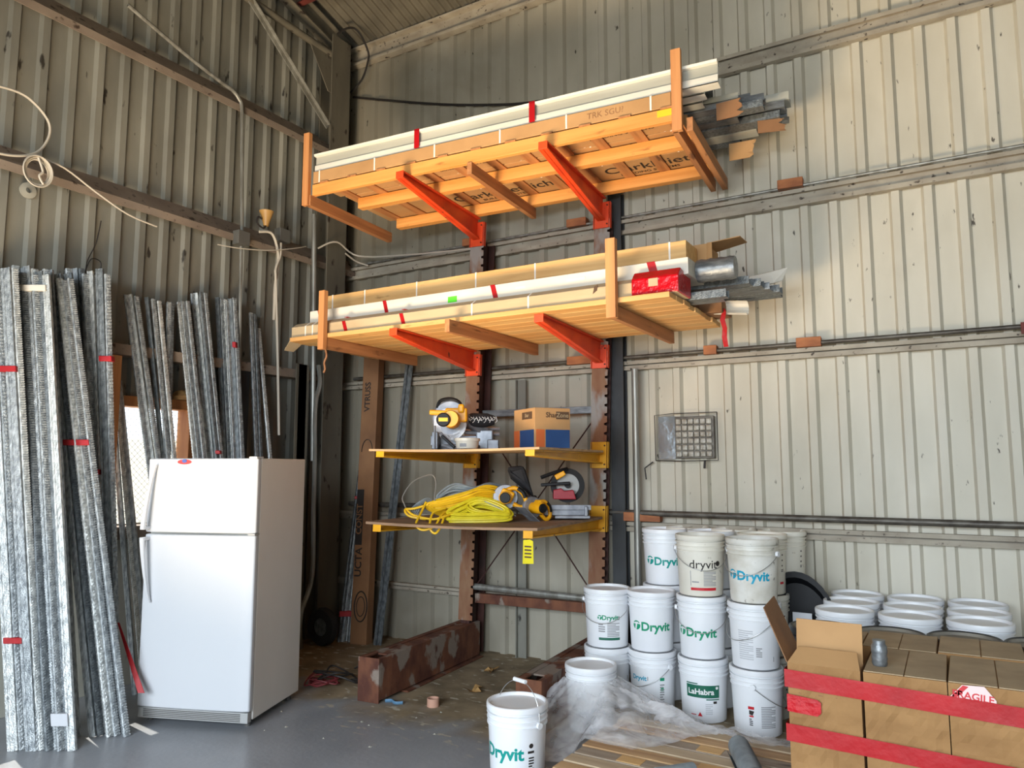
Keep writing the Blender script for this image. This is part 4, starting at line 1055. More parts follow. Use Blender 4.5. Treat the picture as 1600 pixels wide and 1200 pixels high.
# ---- mitre saw on the upper shelf
ms = thing('mitre_saw', 'yellow and grey mitre saw with a guarded blade on the upper shelf', 'saw', (-3.24, 4.70, ZS1), R(30.7)); ms.scale = (1.1, 1.1, 1.1)
M = mapper(715, 697, .00445)
def disc(mb, cx, cz, y, r, th, n=28, r0=0):
    if r0: mb.lathe([(r0, y), (r, y), (r, y + th), (r0, y + th), (r0, y)], n, (0, 0, 0), 'y')
    else: mb.lathe([(r, y), (r, y + th)], n, (0, 0, 0), 'y', True, True)
    return mb
def put(mb, cx, cz):
    k = len(mb.v); mb.v = [(x + cx, y, z + cz) for x, y, z in mb.v]; return mb
cx, cz = M(694, 651)
build('turntable', MB().lathe([(.0, 0), (.15, 0), (.15, .03), (.14, .035), (.0, .035)], 28, (-.02, .08, 0)), 'tool_grey', ms, smooth=True)
build('fence', MB().box(-.22, .16, .10, .12, .03, .10), 'tool_silver', ms, .004)
bg = build('blade_guard', put(MB().lathe([(.0, -.02), (.115, -.02), (.125, -.012), (.125, .03), (.115, .038), (0, .038)], 30, (0, 0, 0), 'y'), cx + .02, cz + .01), 'tool_silver', ms, smooth=True)
build('lower_guard', put(MB().lathe([(.07, -.028), (.112, -.028), (.112, -.022), (.07, -.022)], 30, (0, 0, 0), 'y'), cx + .02, cz - .03), 'film', bg)
mo = build('motor', put(MB().lathe([(0, -.20), (.052, -.20), (.058, -.19), (.060, -.02), (0, -.02)], 24, (0, 0, 0), 'y'), cx + .035, cz - .005), 'tool_yellow', ms, smooth=True)
build('motor_cap', put(MB().lathe([(0, -.222), (.040, -.222), (.047, -.212), (.047, -.196), (0, -.196)], 24, (0, 0, 0), 'y'), cx - .01, cz - .012), 'black_plastic', mo, smooth=True)
build('cap_label', put(MB().box(-.03, .03, -.2245, -.2215, -.012, .012), cx - .01, cz - .012), 'yellow_label', mo)
hd = build('handle', MB().beam((cx - .12, -.06, cz + .048), (cx + .05, -.05, cz + .04), .04, .034), 'tool_yellow', ms, .01)
build('top_body', put(MB().box(-.03, .12, -.10, .02, -.03, .065).box(.06, .10, -.12, .0, .03, .09), cx + .02, cz + .01), 'tool_yellow', ms, .012)
build('carry_handle', MB().tube(smooth_pts([(cx - .07, -.01, cz + .08), (cx - .05, -.01, cz + .13), (cx + .02, -.01, cz + .145), (cx + .08, -.01, cz + .12), (cx + .10, -.01, cz + .07)]), .012, 8), 'black_plastic', ms, smooth=True)
build('pivot_arm', MB().beam((cx + .10, .02, cz + .02), (.16, .12, .12), .07, .07).box(.10, .22, .06, .18, 0, .14), 'tool_grey', ms, .01)
build('slide_rail', MB().cyl((.02, .10, .16), (.26, .16, .15), .014, 10).cyl((.02, .06, .12), (.26, .12, .11), .014, 10), 'tool_silver', ms, smooth=True)
build('dust_bag', MB().lathe([(.0, -.11), (.03, -.11), (.05, -.06), (.048, .05), (.03, .10), (0, .1)], 16, (.13, .05, .205), 'x'), 'black_cloth', ms, smooth=True)
b = MB()
for k in range(16):
    x = .04 + k * .013
    b.tube([(x, .002 + .0, .185 + .02 * (k % 3)), (x + .014, -.004, .215 - .018 * (k % 2)), (x + .006, -.002, .225 - .01 * (k % 3))], .0025, 4)
build('bag_pattern', b, 'label_white', ms)
build('side_support', MB().box(-.19, -.15, -.10, .1, 0, .12), 'tool_grey', ms, .006)
build('side_support', MB().box(.18, .26, .0, .14, 0, .07), 'tool_grey', ms, .006)
build('clamp_screw', MB().cyl((-.17, -.11, 0), (-.17, -.11, .16), .008, 8).cyl((-.12, -.12, .03), (-.04, -.14, .0), .010, 8).cyl((-.13, -.12, .11), (-.03, -.15, .015), .008, 8), 'tool_silver', ms, smooth=True)
build('lock_lever', MB().beam((-.12, -.13, .09), (-.03, -.15, .01), .022, .02), 'black_plastic', ms, .005)
# ---- small tub
tb = thing('plastic_tub', 'small white plastic tub beside the yellow mitre saw', 'tub', (-3.02, 4.46, ZS1))
build('tub_body', MB().lathe([(.0, 0), (.076, 0), (.085, .055), (.0, .055)], 28), 'pail_cream', tb, smooth=True)
build('tub_lid', MB().lathe([(.0, .052), (.092, .052), (.092, .072), (.075, .075), (0, .073)], 28), 'pail_cream', tb, smooth=True)
b = MB(); v_, f_ = rect2d(-.03, .02, .012, .046, 6)
b.add([(.0815 * cos(R(-75) + x / .08), .0815 * sin(R(-75) + x / .08), z) for x, z in v_], f_); build('tub_label', b, 'grey_ink', tb)
# ---- printed carton
cb = thing('printed_carton', 'tan carton with orange and blue printed blocks on the upper shelf', 'carton', (-2.63, 4.48, ZS1), R(0))
# front corner edge faces the camera; two faces visible
wA, wB, hC = .34, .275, .275
eA = Vector((-cos(R(18)), sin(R(18)) , 0)); 
cb.location = (-2.60, 4.42, ZS1); ea = Vector((-.819, .574, 0)).normalized(); eb = Vector((.574, .819, 0)).normalized()
def cface(mb, e, n, x0, x1, z0, z1, off):
    mb.hexa([e * x0 + n * off * .2 + Vector((0, 0, z0)), e * x1 + n * off * .2 + Vector((0, 0, z0)), e * x1 + n * off + Vector((0, 0, z0)), e * x0 + n * off + Vector((0, 0, z0))],
            [e * x0 + n * off * .2 + Vector((0, 0, z1)), e * x1 + n * off * .2 + Vector((0, 0, z1)), e * x1 + n * off + Vector((0, 0, z1)), e * x0 + n * off + Vector((0, 0, z1))])
b = MB(); b.hexa([Vector(), eb * wB, eb * wB + ea * wA, ea * wA], [Vector((0, 0, hC)), eb * wB + Vector((0, 0, hC)), eb * wB + ea * wA + Vector((0, 0, hC)), ea * wA + Vector((0, 0, hC))])
build('carton_body', b, 'cardboard', cb, .003)
nb = -ea; na = -eb
b = MB(); cface(b, eb, nb, .01, .075, .0, .125, .002); cface(b, ea, na, .245, .335, 0, .125, .002); build('orange_block', b, 'label_orange', cb)
b = MB(); cface(b, eb, nb, .083, .270, .0, .125, .002); cface(b, ea, na, .012, .235, 0, .125, .002); build('blue_block', b, 'label_blue', cb)
b = MB(); cface(b, eb, nb, .165, .265, .198, .25, .002); cface(b, ea, na, .04, .20, .20, .25, .002); build('dark_block', b, 'brown_ink', cb)
b = MB(); flat_text(b, 'Shar', .05, eb * .128 + nb * .003 + Vector((0, 0, .224)), eb, (0, 0, 1), .02); build('printed_text', b, 'brown_ink', cb)
b = MB(); flat_text(b, 'Zone', .043, eb * .213 + nb * .0035 + Vector((0, 0, .224)), eb, (0, 0, 1), .02); flat_text(b, 'Shar', .035, ea * .12 + na * .0035 + Vector((0, 0, .225)), -ea, (0, 0, 1), .02); build('printed_text', b, 'cardboard_dusty', cb)
cb.location = (-2.48, 4.48, ZS1)

# ---- lower shelf: hoses and cables
CV = Vector((-sin(R(30.7)), cos(R(30.7)), 0))
def S2(px, py, d=0.0, y=4.55, base=826, s=.00445):
    """point on / above the lower shelf given along the shelf; d pushes back"""
    o = Vector((-3.02, 4.62, ZS2)); q = o + VR * ((px - 745) * s) + CV * d + Vector((0, 0, (base - py) * s)); return q
rnd = random.Random(11)
def hose(name, label, m, ctrl, n, r, spread, cat='hose', dsp=.05, closed=False):
    o0 = S2(*ctrl[0][:2], ctrl[0][2]); b = MB()
    for k in range(n):
        ox, oy, od = rnd.uniform(-1, 1) * spread * .6, (k / max(1, n - 1) - .5) * 2 * spread, rnd.uniform(-1, 1) * dsp
        pts = [S2(px + ox, py + oy * f, d + od) - o0 for px, py, d, f in ctrl]
        b.tube(smooth_pts(pts, 6, closed), r, 7, closed)
    return solo(name, b, m, label, cat, o0, smooth=True)
hose('cable_coil', 'grey cable coil heaped on the lower shelf behind the yellow hose', 'cable_grey',
     [(676, 800, .1, 1), (684, 785, .1, 1), (705, 775, .12, 1), (735, 778, .14, .6), (762, 772, .2, .7), (790, 785, .25, 1), (770, 805, .25, 1), (720, 812, .22, 1)], 8, .0075, 8, 'cable', .03, True)
hose('air_hose', 'orange-yellow hose bundle lying across the lower shelf, one loop over the edge', 'hose_yellow',
     [(664, 802, .02, .6), (690, 797, .02, .9), (722, 789, .03, 1), (750, 780, .06, 1), (775, 785, .12, .8), (770, 803, .14, .8), (735, 808, .1, .8), (690, 814, .06, .6)], 8, .0088, 10, 'hose', .02, True)
o0 = S2(630, 812, 0)
b = MB()
for ctrl in ([(626, 806, -.02), (640, 816, -.06), (670, 822, -.10), (690, 818, -.10), (705, 812, -.06)],
             [(662, 800, .0), (640, 806, -.02), (625, 808, -.03), (634, 818, -.06), (660, 822, -.08)],
             [(658, 796, 0), (652, 812, -.05), (646, 830, -.13), (658, 838, -.15), (676, 832, -.15), (684, 818, -.10), (690, 812, -.05)],
             [(690, 816, -.08), (686, 832, -.14), (678, 843, -.15), (670, 838, -.15), (668, 826, -.12), (672, 812, -.05), (690, 806, 0)]):
    b.tube(smooth_pts([S2(*c) - o0 for c in ctrl], 6), .0085, 7)
solo('hose_loop', b, 'hose_yellow', 'loose yellow hose loops drooping over the shelf edge', 'hose', o0, smooth=True)
hose('yellow_cord', 'lime-yellow cord coil at the front of the lower shelf', 'hose_lime',
     [(694, 818, -.05, 1), (720, 820, -.09, .8), (770, 819, -.1, .8), (795, 818, -.07, .5), (780, 806, .03, 1), (745, 797, .05, 1), (722, 803, .0, 1)], 8, .0078, 8, 'cord', .02, True)
hose('yellow_cord', 'second lime-yellow cord coil stacked on the first, against the circular saw', 'hose_lime',
     [(728, 802, -.02, 1), (745, 795, .0, 1), (768, 799, .0, .8), (790, 810, -.03, .6), (770, 814, -.06, .6), (738, 810, -.06, .6)], 5, .0075, 4, 'cord', .015, True)
o0 = S2(626, 808, 0)
solo('wire_loop', MB().tube(smooth_pts([S2(*c) - o0 for c in [(630, 815, 0), (623, 800, 0), (620, 787, 0), (634, 765, 0), (652, 755, 0), (668, 752, 0), (674, 765, 0), (672, 788, 0), (674, 800, 0)]], 6), .0045, 6), 'wire_steel',
     'springy silver wire loop standing up at the left of the lower shelf', 'wire', o0, smooth=True)
o0 = S2(640, 812, 0); b = MB()
for k in range(6):
    b.tube(smooth_pts([S2(628 + k * 3, 815, .0) - o0, S2(640 + k * 3, 800 - k, .03) - o0, S2(660, 790 + 3 * k, .05) - o0, S2(672, 802 + 2 * k, .03) - o0], 5), .0035, 5)
solo('thin_cables', b, 'cable_grey', 'thin grey cables bunched beneath the silver wire loop', 'cable', o0, smooth=True)
# ---- circular saws
def circ_saw(label, c, roll, yaw, s=1.0):
    t = thing('circular_saw', label, 'saw', c, yaw); t.rotation_euler = (0, roll, yaw)
    t.scale = (s, s, s)
    build('blade_guard', MB().lathe([(0, .01), (.098, .01), (.104, .02), (.104, .05), (.098, .058), (0, .058)], 28, (0, 0, .10), 'y'), 'tool_silver', t, smooth=True)
    build('shoe_plate', MB().box(-.14, .14, -.10, .07, .0, .006), 'tool_silver', t, .002)
    build('motor', MB().lathe([(0, -.14), (.046, -.14), (.052, -.13), (.052, .01), (0, .01)], 22, (0, 0, .10), 'y'), 'tool_yellow', t, smooth=True)
    build('motor_cap', MB().lathe([(0, -.155), (.038, -.155), (.044, -.145), (.044, -.135), (0, -.135)], 22, (0, 0, .10), 'y'), 'black_plastic', t, smooth=True)
    h = build('handle', MB().tube(smooth_pts([(-.02, -.045, .15), (.04, -.045, .20), (.12, -.045, .185), (.17, -.045, .13), (.15, -.045, .08), (.08, -.045, .08)]), .019, 10), 'tool_yellow', t, smooth=True)
    build('grip', MB().tube(smooth_pts([(.06, -.045, .206), (.11, -.045, .196), (.15, -.045, .165)]), .021, 10), 'black_plastic', h, smooth=True)
    build('housing', MB().box(-.05, .06, -.11, -.02, .07, .165), 'tool_yellow', t, .015)
    return t
circ_saw('yellow circular saw tipped up on the cord coils', S2(783, 800, .06) - Vector((.02, 0, .03)), R(25), R(30), .9)
circ_saw('yellow circular saw lying at the front edge of the lower shelf', S2(835, 826, -.02) + Vector((-.05, 0, .03)), R(38), R(65), .78)
# ---- chop saw with black bag and red table
cs = thing('chop_saw', 'chop saw with a big pale disc and red table on the lower shelf', 'saw', S2(892, 824, .22), R(30.7))
k_ = .00445
def Q(px, py): return ((px - 892) * k_, (824 - py) * k_)
build('saw_base', MB().box(-.18, .15, -.10, .12, .02, .075).box(-.10, .16, -.14, .10, .0, .022), 'tool_silver', cs, .006)
x, z = Q(886, 784); build('red_table', MB().prism([(-.08, -.04), (.09, -.04), (.07, .03), (.0, .022), (-.02, .042), (-.08, .03)], (x, -.08, z), (x, .06, z), (1, 0, 0), (0, 0, 1)), 'tool_red', cs, .006)
x, z = Q(893, 770); build('cutting_disc', put(MB().lathe([(0, 0), (.128, 0), (.128, .004), (0, .004)], 40, (0, 0, 0), 'y'), x, z), 'disc_face', cs)
build('disc_guard', put(MB().lathe([(.088, -.02), (.128, -.02), (.128, .025), (.088, .025), (.088, -.02)], 40, (0, 0, 0), 'y'), x, z), 'rubber', cs, smooth=True)
build('disc_hub', put(MB().lathe([(0, -.03), (.022, -.03), (.022, .01), (0, .01)], 16, (0, 0, 0), 'y'), x, z), 'black_plastic', cs)
build('lever', MB().beam((-.20, -.06, Q(0, 769)[1]), (.02, -.06, Q(0, 766)[1]), .03, .024), 'black_plastic', cs, .006)
build('handle', MB().tube(smooth_pts([(-.20, -.06, Q(0, 757)[1]), (-.13, -.06, Q(0, 751)[1]), (-.05, -.06, Q(0, 745)[1]), (.0, -.04, Q(0, 742)[1])]), .014, 8), 'black_plastic', cs, smooth=True)
build('trigger_body', MB().beam((-.09, -.05, Q(0, 757)[1]), (-.02, -.05, Q(0, 748)[1]), .04, .04), 'tool_yellow', cs, .008)
build('support_fence', MB().box(-.16, .17, -.11, -.10, .06, .10).box(.12, .14, -.15, -.1, .02, .09), 'tool_silver', cs, .004)
tg = thing('dust_bag', 'black cloth dust bag slumped behind the circular saws', 'bag', S2(818, 790, .15))
b = MB(); o0 = S2(818, 790, .15)
P = lambda px, py, d: tuple(S2(px, py, d) - o0)
b.hexa([P(796, 748, .10), P(836, 790, .10), P(836, 792, .20), P(796, 762, .22)], [P(789, 738, .12), P(818, 736, .10), P(820, 738, .2), P(790, 740, .22)])
build('bag', b, 'black_cloth', tg, .03)
solo('bag_tube', MB().cyl(P(834, 788, .12), P(838, 812, .15), .025, 12), 'black_plastic', 'short black nozzle tube under the cloth dust bag', 'nozzle', o0, smooth=True)

# ================================================================= PAILS
PH, PR = .392, .163
def pail_r(z):  # body radius at height
    return .141 + (.154 - .141) * min(1, z / .285)
CAMP = Vector((0, 0, 1.63))
MC = {}
def body_mesh(m):
    k = ('b', m)
    if k not in MC:
        pr = [(0, .006), (.128, .006), (.135, 0), (.141, .006), (.154, .285), (.161, .287), (.161, .293), (.154, .296), (.155, .312), (.162, .314), (.162, .320), (.155, .323), (.155, .340), (.163, .342), (.163, .350), (.153, .352), (.153, .366)]
        MC[k] = build('pail_body', MB().lathe(pr, 40), m, None, 0, True).data
        bpy.data.objects.remove(bpy.data.objects[-1]) if False else None
    return MC[k]
def lid_mesh(m, black=False):
    k = ('l', m, black)
    if k not in MC:
        pr = [(0, .376), (.146, .376), (.150, .390), (.156, .393), (.163, .390), (.165, .380), (.164, .362), (.161, .360), (.158, .362)]
        MC[k] = build('pail_lid', MB().lathe(pr, 40), m, None, 0, True).data
    return MC[k]
TEMP = []
def mesh_of(fn, *a):
    before = set(bpy.data.objects); me = fn(*a)
    for o in set(bpy.data.objects) - before: bpy.data.objects.remove(o)
    return me
def wrap(mb, t2, a0, z0, dx=0.0, off=.0012):
    vs, fs = t2
    mb.add([((pail_r(z0 + z) + off) * cos(a0 + (x + dx) / .145), (pail_r(z0 + z) + off) * sin(a0 + (x + dx) / .145), z0 + z) for x, z in vs], fs); return mb
def grey_lines(mb, x0, x1, z0, z1, n, a0):
    h = (z1 - z0) / n
    for i in range(n):
        wrap(mb, rect2d(x0, x1 - (.3 * (x1 - x0) if i % 4 == 3 else 0), z0 + i * h, z0 + i * h + h * .55, 5), a0, 0)
def logo(mb, x, z, r, a0):
    # round mark: arc cap on top and two lobes beside a bent white stem
    cap = [(x + r * cos(a), z + r * sin(a)) for a in [R(30) + k * R(120) / 10 for k in range(11)]]
    wrap(mb, (cap, [tuple(range(11))]), a0, 0)
    lf = [(x + r * cos(a), z + r * sin(a)) for a in [R(165) + k * R(75) / 8 for k in range(9)]] + [(x - r * .25, z + .2 * r)]
    wrap(mb, (lf, [tuple(range(len(lf)))]), a0, 0)
    rt = [(x + r * cos(a), z + r * sin(a)) for a in [R(-95) + k * R(108) / 10 for k in range(11)]] + [(x + r * .2, z + .3 * r), (x + .12 * r, z - .1 * r)]
    wrap(mb, (rt, [tuple(range(len(rt)))]), a0, 0)
def pail(label, x, y, z=0, m='pail_white', lid=True, kind=None, off=0.0, handle=None, group=None, hz='down', lidm=None, cat='pail'):
    t = thing('lidded_pail' if lid else 'open_pail', label, cat, (x, y, z), 0, group)
    build('pail_body', mesh_of(body_mesh, m), m, t)
    if lid: build('pail_lid', mesh_of(lid_mesh, lidm or m), m, t)
    else:
        k = ('rim', m)
        if k not in MC:
            o = build('rim', MB().lathe([(.148, .20), (.150, .366), (.152, .388), (.157, .392), (.163, .388), (.163, .362), (.160, .358)], 40), m, None, 0, True); MC[k] = o.data; bpy.data.objects.remove(o)
        build('rim', MC[k], m, t)
    az = math.atan2(-y, -x) + off
    if kind in ('green', 'teal', 'cyan'):
        ink = {'green': 'green_ink', 'teal': 'teal_ink', 'cyan': 'cyan_ink'}[kind]
        b = MB(); wrap(b, text2d('Dryvit', .078, .034), az, .165, .035); logo(b, -.10, .172, .030, az); build('printed_text', b, ink, t)
    elif kind == 'small':
        b = MB(); wrap(b, text2d('Dryvit', .044, .03), az, .205, .005); logo(b, -.065, .207, .016, az); build('printed_text', b, 'green_ink', t)
        b = MB(); wrap(b, rect2d(-.075, .075, .055, .072, 8), az, 0); build('printed_bar', b, 'label_green', t)
        b = MB(); grey_lines(b, -.015, .07, .08, .175, 9, az); grey_lines(b, -.075, -.03, .11, .17, 4, az); wrap(b, rect2d(.062, .07, .19, .215, 1), az, 0); build('printed_lines', b, 'grey_ink', t)
    elif kind == 'black':
        b = MB(); wrap(b, text2d('dryvit', .078, .004), az, .205); wrap(b, disc2d(.098, .212, .017), az, 0); build('printed_text', b, 'black_ink', t)
        b = MB(); wrap(b, rect2d(-.085, .085, .040, .058, 8), az, 0); build('printed_bar', b, 'label_red', t)
        b = MB(); grey_lines(b, .0, .085, .07, .165, 10, az); wrap(b, rect2d(-.085, -.081, .07, .165, 1), az, 0); grey_lines(b, -.075, -.03, .09, .105, 1, az); build('printed_lines', b, 'grey_ink', t)
    elif kind == 'lahabra':
        b = MB(); wrap(b, rect2d(-.105, .105, .160, .238, 12), az, 0); wrap(b, rect2d(.02, .105, .147, .154, 5), az, 0); wrap(b, rect2d(-.105, -.03, .243, .250, 4), az, 0); build('printed_panel', b, 'label_green', t)
        b = MB(); wrap(b, text2d('LaHabra', .048, .03), az, .196, -.012, .0024); wrap(b, disc2d(.088, .222, .009), az, 0, 0, .0024); build('printed_text', b, 'label_white', t)
        b = MB(); wrap(b, ([(-.035, .045), (-.005, .045), (-.02, .072)], [(0, 1, 2)]), az, 0); wrap(b, rect2d(-.08, -.045, .050, .055, 3), az, 0); build('printed_mark', b, 'label_red', t)
        b = MB(); wrap(b, rect2d(.065, .088, .125, .140, 2), az, 0); build('printed_mark', b, 'black_ink', t)
        b = MB(); grey_lines(b, .015, .06, .06, .13, 6, az); build('printed_lines', b, 'pale_ink', t)
    elif kind == 'greytext':
        b = MB(); grey_lines(b, -.11, -.02, .06, .24, 14, az); build('printed_lines', b, 'pale_ink', t)
        b = MB(); grey_lines(b, -.005, .03, .08, .14, 5, az); wrap(b, rect2d(.105, .110, .05, .08, 1), az, 0); build('printed_lines', b, 'grey_ink', t)
    elif kind == 'redsmall':
        b = MB(); wrap(b, rect2d(-.055, -.02, .165, .182, 3), az, 0); wrap(b, rect2d(-.05, -.025, .12, .13, 2), az, 0); build('printed_mark', b, 'label_red', t)
        b = MB(); wrap(b, ([(-.05, .135), (-.03, .130), (-.02, .155), (-.05, .16)], [(0, 1, 2, 3)]), az, 0); grey_lines(b, -.05, -.03, .07, .115, 4, az); build('printed_lines', b, 'black_ink', t)
        b = MB(); grey_lines(b, .02, .11, .06, .19, 13, az); build('printed_lines', b, 'grey_ink', t)
    elif kind == 'cyansmall':
        b = MB(); wrap(b, text2d('Dryvit', .042, .03), az, .225, -.095); build('printed_text', b, 'cyan_ink', t)
        b = MB(); grey_lines(b, .045, .075, .06, .20, 9, az); wrap(b, rect2d(-.035, -.03, .215, .24, 1), az, 0); build('printed_lines', b, 'grey_ink', t)
        b = MB(); wrap(b, rect2d(.045, .075, .215, .235, 2), az, 0); wrap(b, rect2d(.05, .07, .15, .175, 2), az, 0); build('printed_mark', b, 'green_ink', t)
    elif kind == 'side':
        b = MB()
        for zz, c_ in ((.26, 0), (.225, 0), (.19, 0)): wrap(b, disc2d(0, zz, .006), az, 0)
        grey_lines(b, -.008, .008, .15, .17, 2, az); build('printed_lines', b, 'black_ink', t)
        b = MB(); wrap(b, rect2d(-.018, .018, .07, .085, 2), az, 0); build('printed_mark', b, 'label_red', t)
    elif kind == 'front':
        b = MB(); wrap(b, text2d('Dryvit', .088, .034), az, .165, -.045); build('printed_text', b, 'teal_ink', t)
        b = MB(); wrap(b, disc2d(.108, .205, .012), az, 0); wrap(b, rect2d(.09, .125, .168, .180, 2), az, 0); grey_lines(b, .095, .125, .06, .155, 7, az); build('printed_lines', b, 'black_ink', t)
    elif kind == 'redband':
        b = MB(); wrap(b, rect2d(-.22, .22, .10, .31, 20), az, 0); build('printed_band', b, 'label_red', t)
    if handle is not None:
        ha = az - off + handle; b = MB()
        # ear sockets
        for s in (0, pi):
            c = Vector((.160 * cos(ha + s), .160 * sin(ha + s), .300))
            q = Vector((.176 * cos(ha + s), .176 * sin(ha + s), .300))
            build('handle_ear', MB().cyl(c, q, .017, 12), 'pail_white', t, smooth=True)
        A = Vector((cos(ha), sin(ha), 0)); N_ = Vector((-sin(ha), cos(ha), 0))
        if hz == 'down':
            side = -1 if N_.dot(Vector((-x, -y, 0))) < 0 else 1
            pts = []
            for k in range(17):
                th = pi * k / 16
                # bail hangs down over the front of the body
                ox = cos(th); oy = sin(th)
                rr_ = .172
                pts.append(A * (rr_ * ox) + N_ * (side * (rr_ * oy)) + Vector((0, 0, .300 - .13 * oy)))
        else:
            pts = []
            for k in range(17):
                th = pi * k / 16
                pts.append(A * (.168 * cos(th)) + N_ * (.02 * sin(th)) + Vector((0, 0, .300 + .19 * sin(th))))
        h = build('bail_handle', MB().tube(smooth_pts(pts, 3), .0022, 6), 'wire_steel', t, smooth=True)
        if hz != 'down':
            c = pts[8]; d = (pts[9] - pts[7]).normalized()
            build('grip', MB().cyl(c - d * .045, c + d * .045, .011, 12), 'pail_white', h, smooth=True)
    return t
PS = .395
P1, P2, P3, P4 = (-2.05, 4.74), (-1.89, 5.07), (-1.535, 5.06), (-1.172, 4.975)
P1 = (-2.20, 5.02)
pail('lower white pail of the leftmost pair, under the film edge', *P1, 0, kind='greytext', off=.5)
pail('white pail with a small green print, topmost at the left of the stacks', *P1, PS, kind='small', off=.1, handle=1.3)
pail('bottom white pail with a small blue print, left of the one with a green panel', *P2, 0, kind='cyansmall', off=0, handle=.75)
pail('white pail with large green lettering, on the second stack from the left', *P2, PS, kind='green', off=-.05)
pail('bottom pail with a green printed panel, at the foot of the middle stack', *P3, 0, kind='lahabra', off=-.05)
pail('white pail with green lettering under its wire handle, middle of its stack of three', *P3, PS, kind='green', off=-.30, handle=1.5)
pail('open pail with thin black lettering and a red bar, top of the middle stack', *P3, 2 * PS, 'pail_cream', False, 'black', .12, 1.75)
pail('bottom pail with a small red mark, at the foot of the right front stack', *P4, 0, kind='redsmall', off=0, handle=-.15)
pail('pail with a grey text block, middle of the right front stack', *P4, PS, kind='greytext', off=0.05, handle=.75)
pail('cream open pail with blue-green lettering, top of the right front stack', *P4, 2 * PS, 'pail_dirty', False, 'cyan', -.25, 1.1)
B1, B2, B3, B4, B5, B6 = (-1.90, 5.40), (-1.555, 5.40), (-1.19, 5.33), (-1.80, 5.63), (-1.46, 5.635), (-1.12, 5.65)
for n_, (c, a, kt, kk) in enumerate(((B1, 'behind the large green lettering', 'teal', 0), (B2, 'behind the open pail with a red bar', None, 0), (B3, 'behind the cream open pail', 'side', .95),
                              (B4, 'against the back wall at the left', None, 0), (B5, 'against the back wall in the middle', None, 0), (B6, 'against the back wall at the right', 'side', .9))):
    for lv, w_ in enumerate(('lowest', 'middle', 'topmost')):
        pail('%s white pail of the stack %s' % (w_, a), *c, lv * PS, 'pail_white' if n_ < 2 else 'pail_cream', True, kt if lv == 2 else ('side' if kt == 'side' else None), kk if kt == 'side' else -.10, None, 'pails of the rear stacks')
# pail in front and the one under the film
pail('single white pail standing in front with its wire handle up', -2.105, 3.60, 0, kind='front', off=-.25, handle=.75, hz='up')
pail('white pail half covered by crumpled clear film', -2.09, 4.50, 0)
# pails with red bands, three by three, two high
rows = ((5.08, 'front'), (5.42, 'middle'), (5.665, 'rear')); xs = ((-.645, 'left'), (-.30, 'centre'), (.045, 'right'))
for yy, rn in rows:
    for xx, cn in xs:
        xx2 = xx + (0.0 if rn != 'middle' else -.0)
        y2 = {'front': 4.98, 'middle': 5.305, 'rear': 5.63}[rn]
        for lv in (0, 1):
            pail('%s white pail in the %s row, %s column, beside the back wall' % (('lower', 'upper')[lv], rn, cn), xx2, y2, lv * PS, 'pail_white', True, 'redband' if rn == 'front' and lv == 0 else None, 0, None, 'white pails in the block by the wall')
# a red band shows on upper pails too
for k, (xx, yy) in enumerate(((-.68, 4.37), (-.355, 4.38), (-.03, 4.44), (.30, 4.46))):
    nm = ('first', 'second', 'third', 'fourth')[k]
    for lv in (0, 1):
        pail('%s black-rimmed dusty drum pail, %s from the left behind the cartons' % (('lower', 'upper')[lv], nm), xx, yy, lv * PS, 'pail_black', True, None, 0, None, 'black pails behind the cartons', lidm='lid_dusty')
for o in [o for o in bpy.data.objects if o.get('group') == 'black pails behind the cartons']:
    r_ = build('lid_ring', MC.setdefault('ring', (lambda q: q)(MB().lathe([(.150, .392), (.158, .397), (.166, .392), (.167, .362), (.160, .360), (.150, .380)], 40))), 'pail_black', o, 0, True)
    MC['ring'] = r_.data
# black round tub standing behind the stacks
tg = thing('black_tub', 'big round black plastic tub standing on edge behind the pail stacks', 'tub', (-.98, 5.10, 0))
b = MB()
b.lathe([(.0, .05), (.22, .05), (.25, .02), (.27, -.02), (.285, -.02), (.285, -.03), (.262, -.03), (.235, .03), (.0, .035)], 40, (0, 0, 0), 'y')
b.v = [(x, y, z * 1.65 + .47) for x, y, z in b.v]
build('tub_shell', b, 'black_plastic', tg, smooth=True); tg.location = (-.985, 5.36, 0)
build('paper_label', MB().box(-.02, .10, -.045, -.042, .55, .68), 'pale_ink', tg)

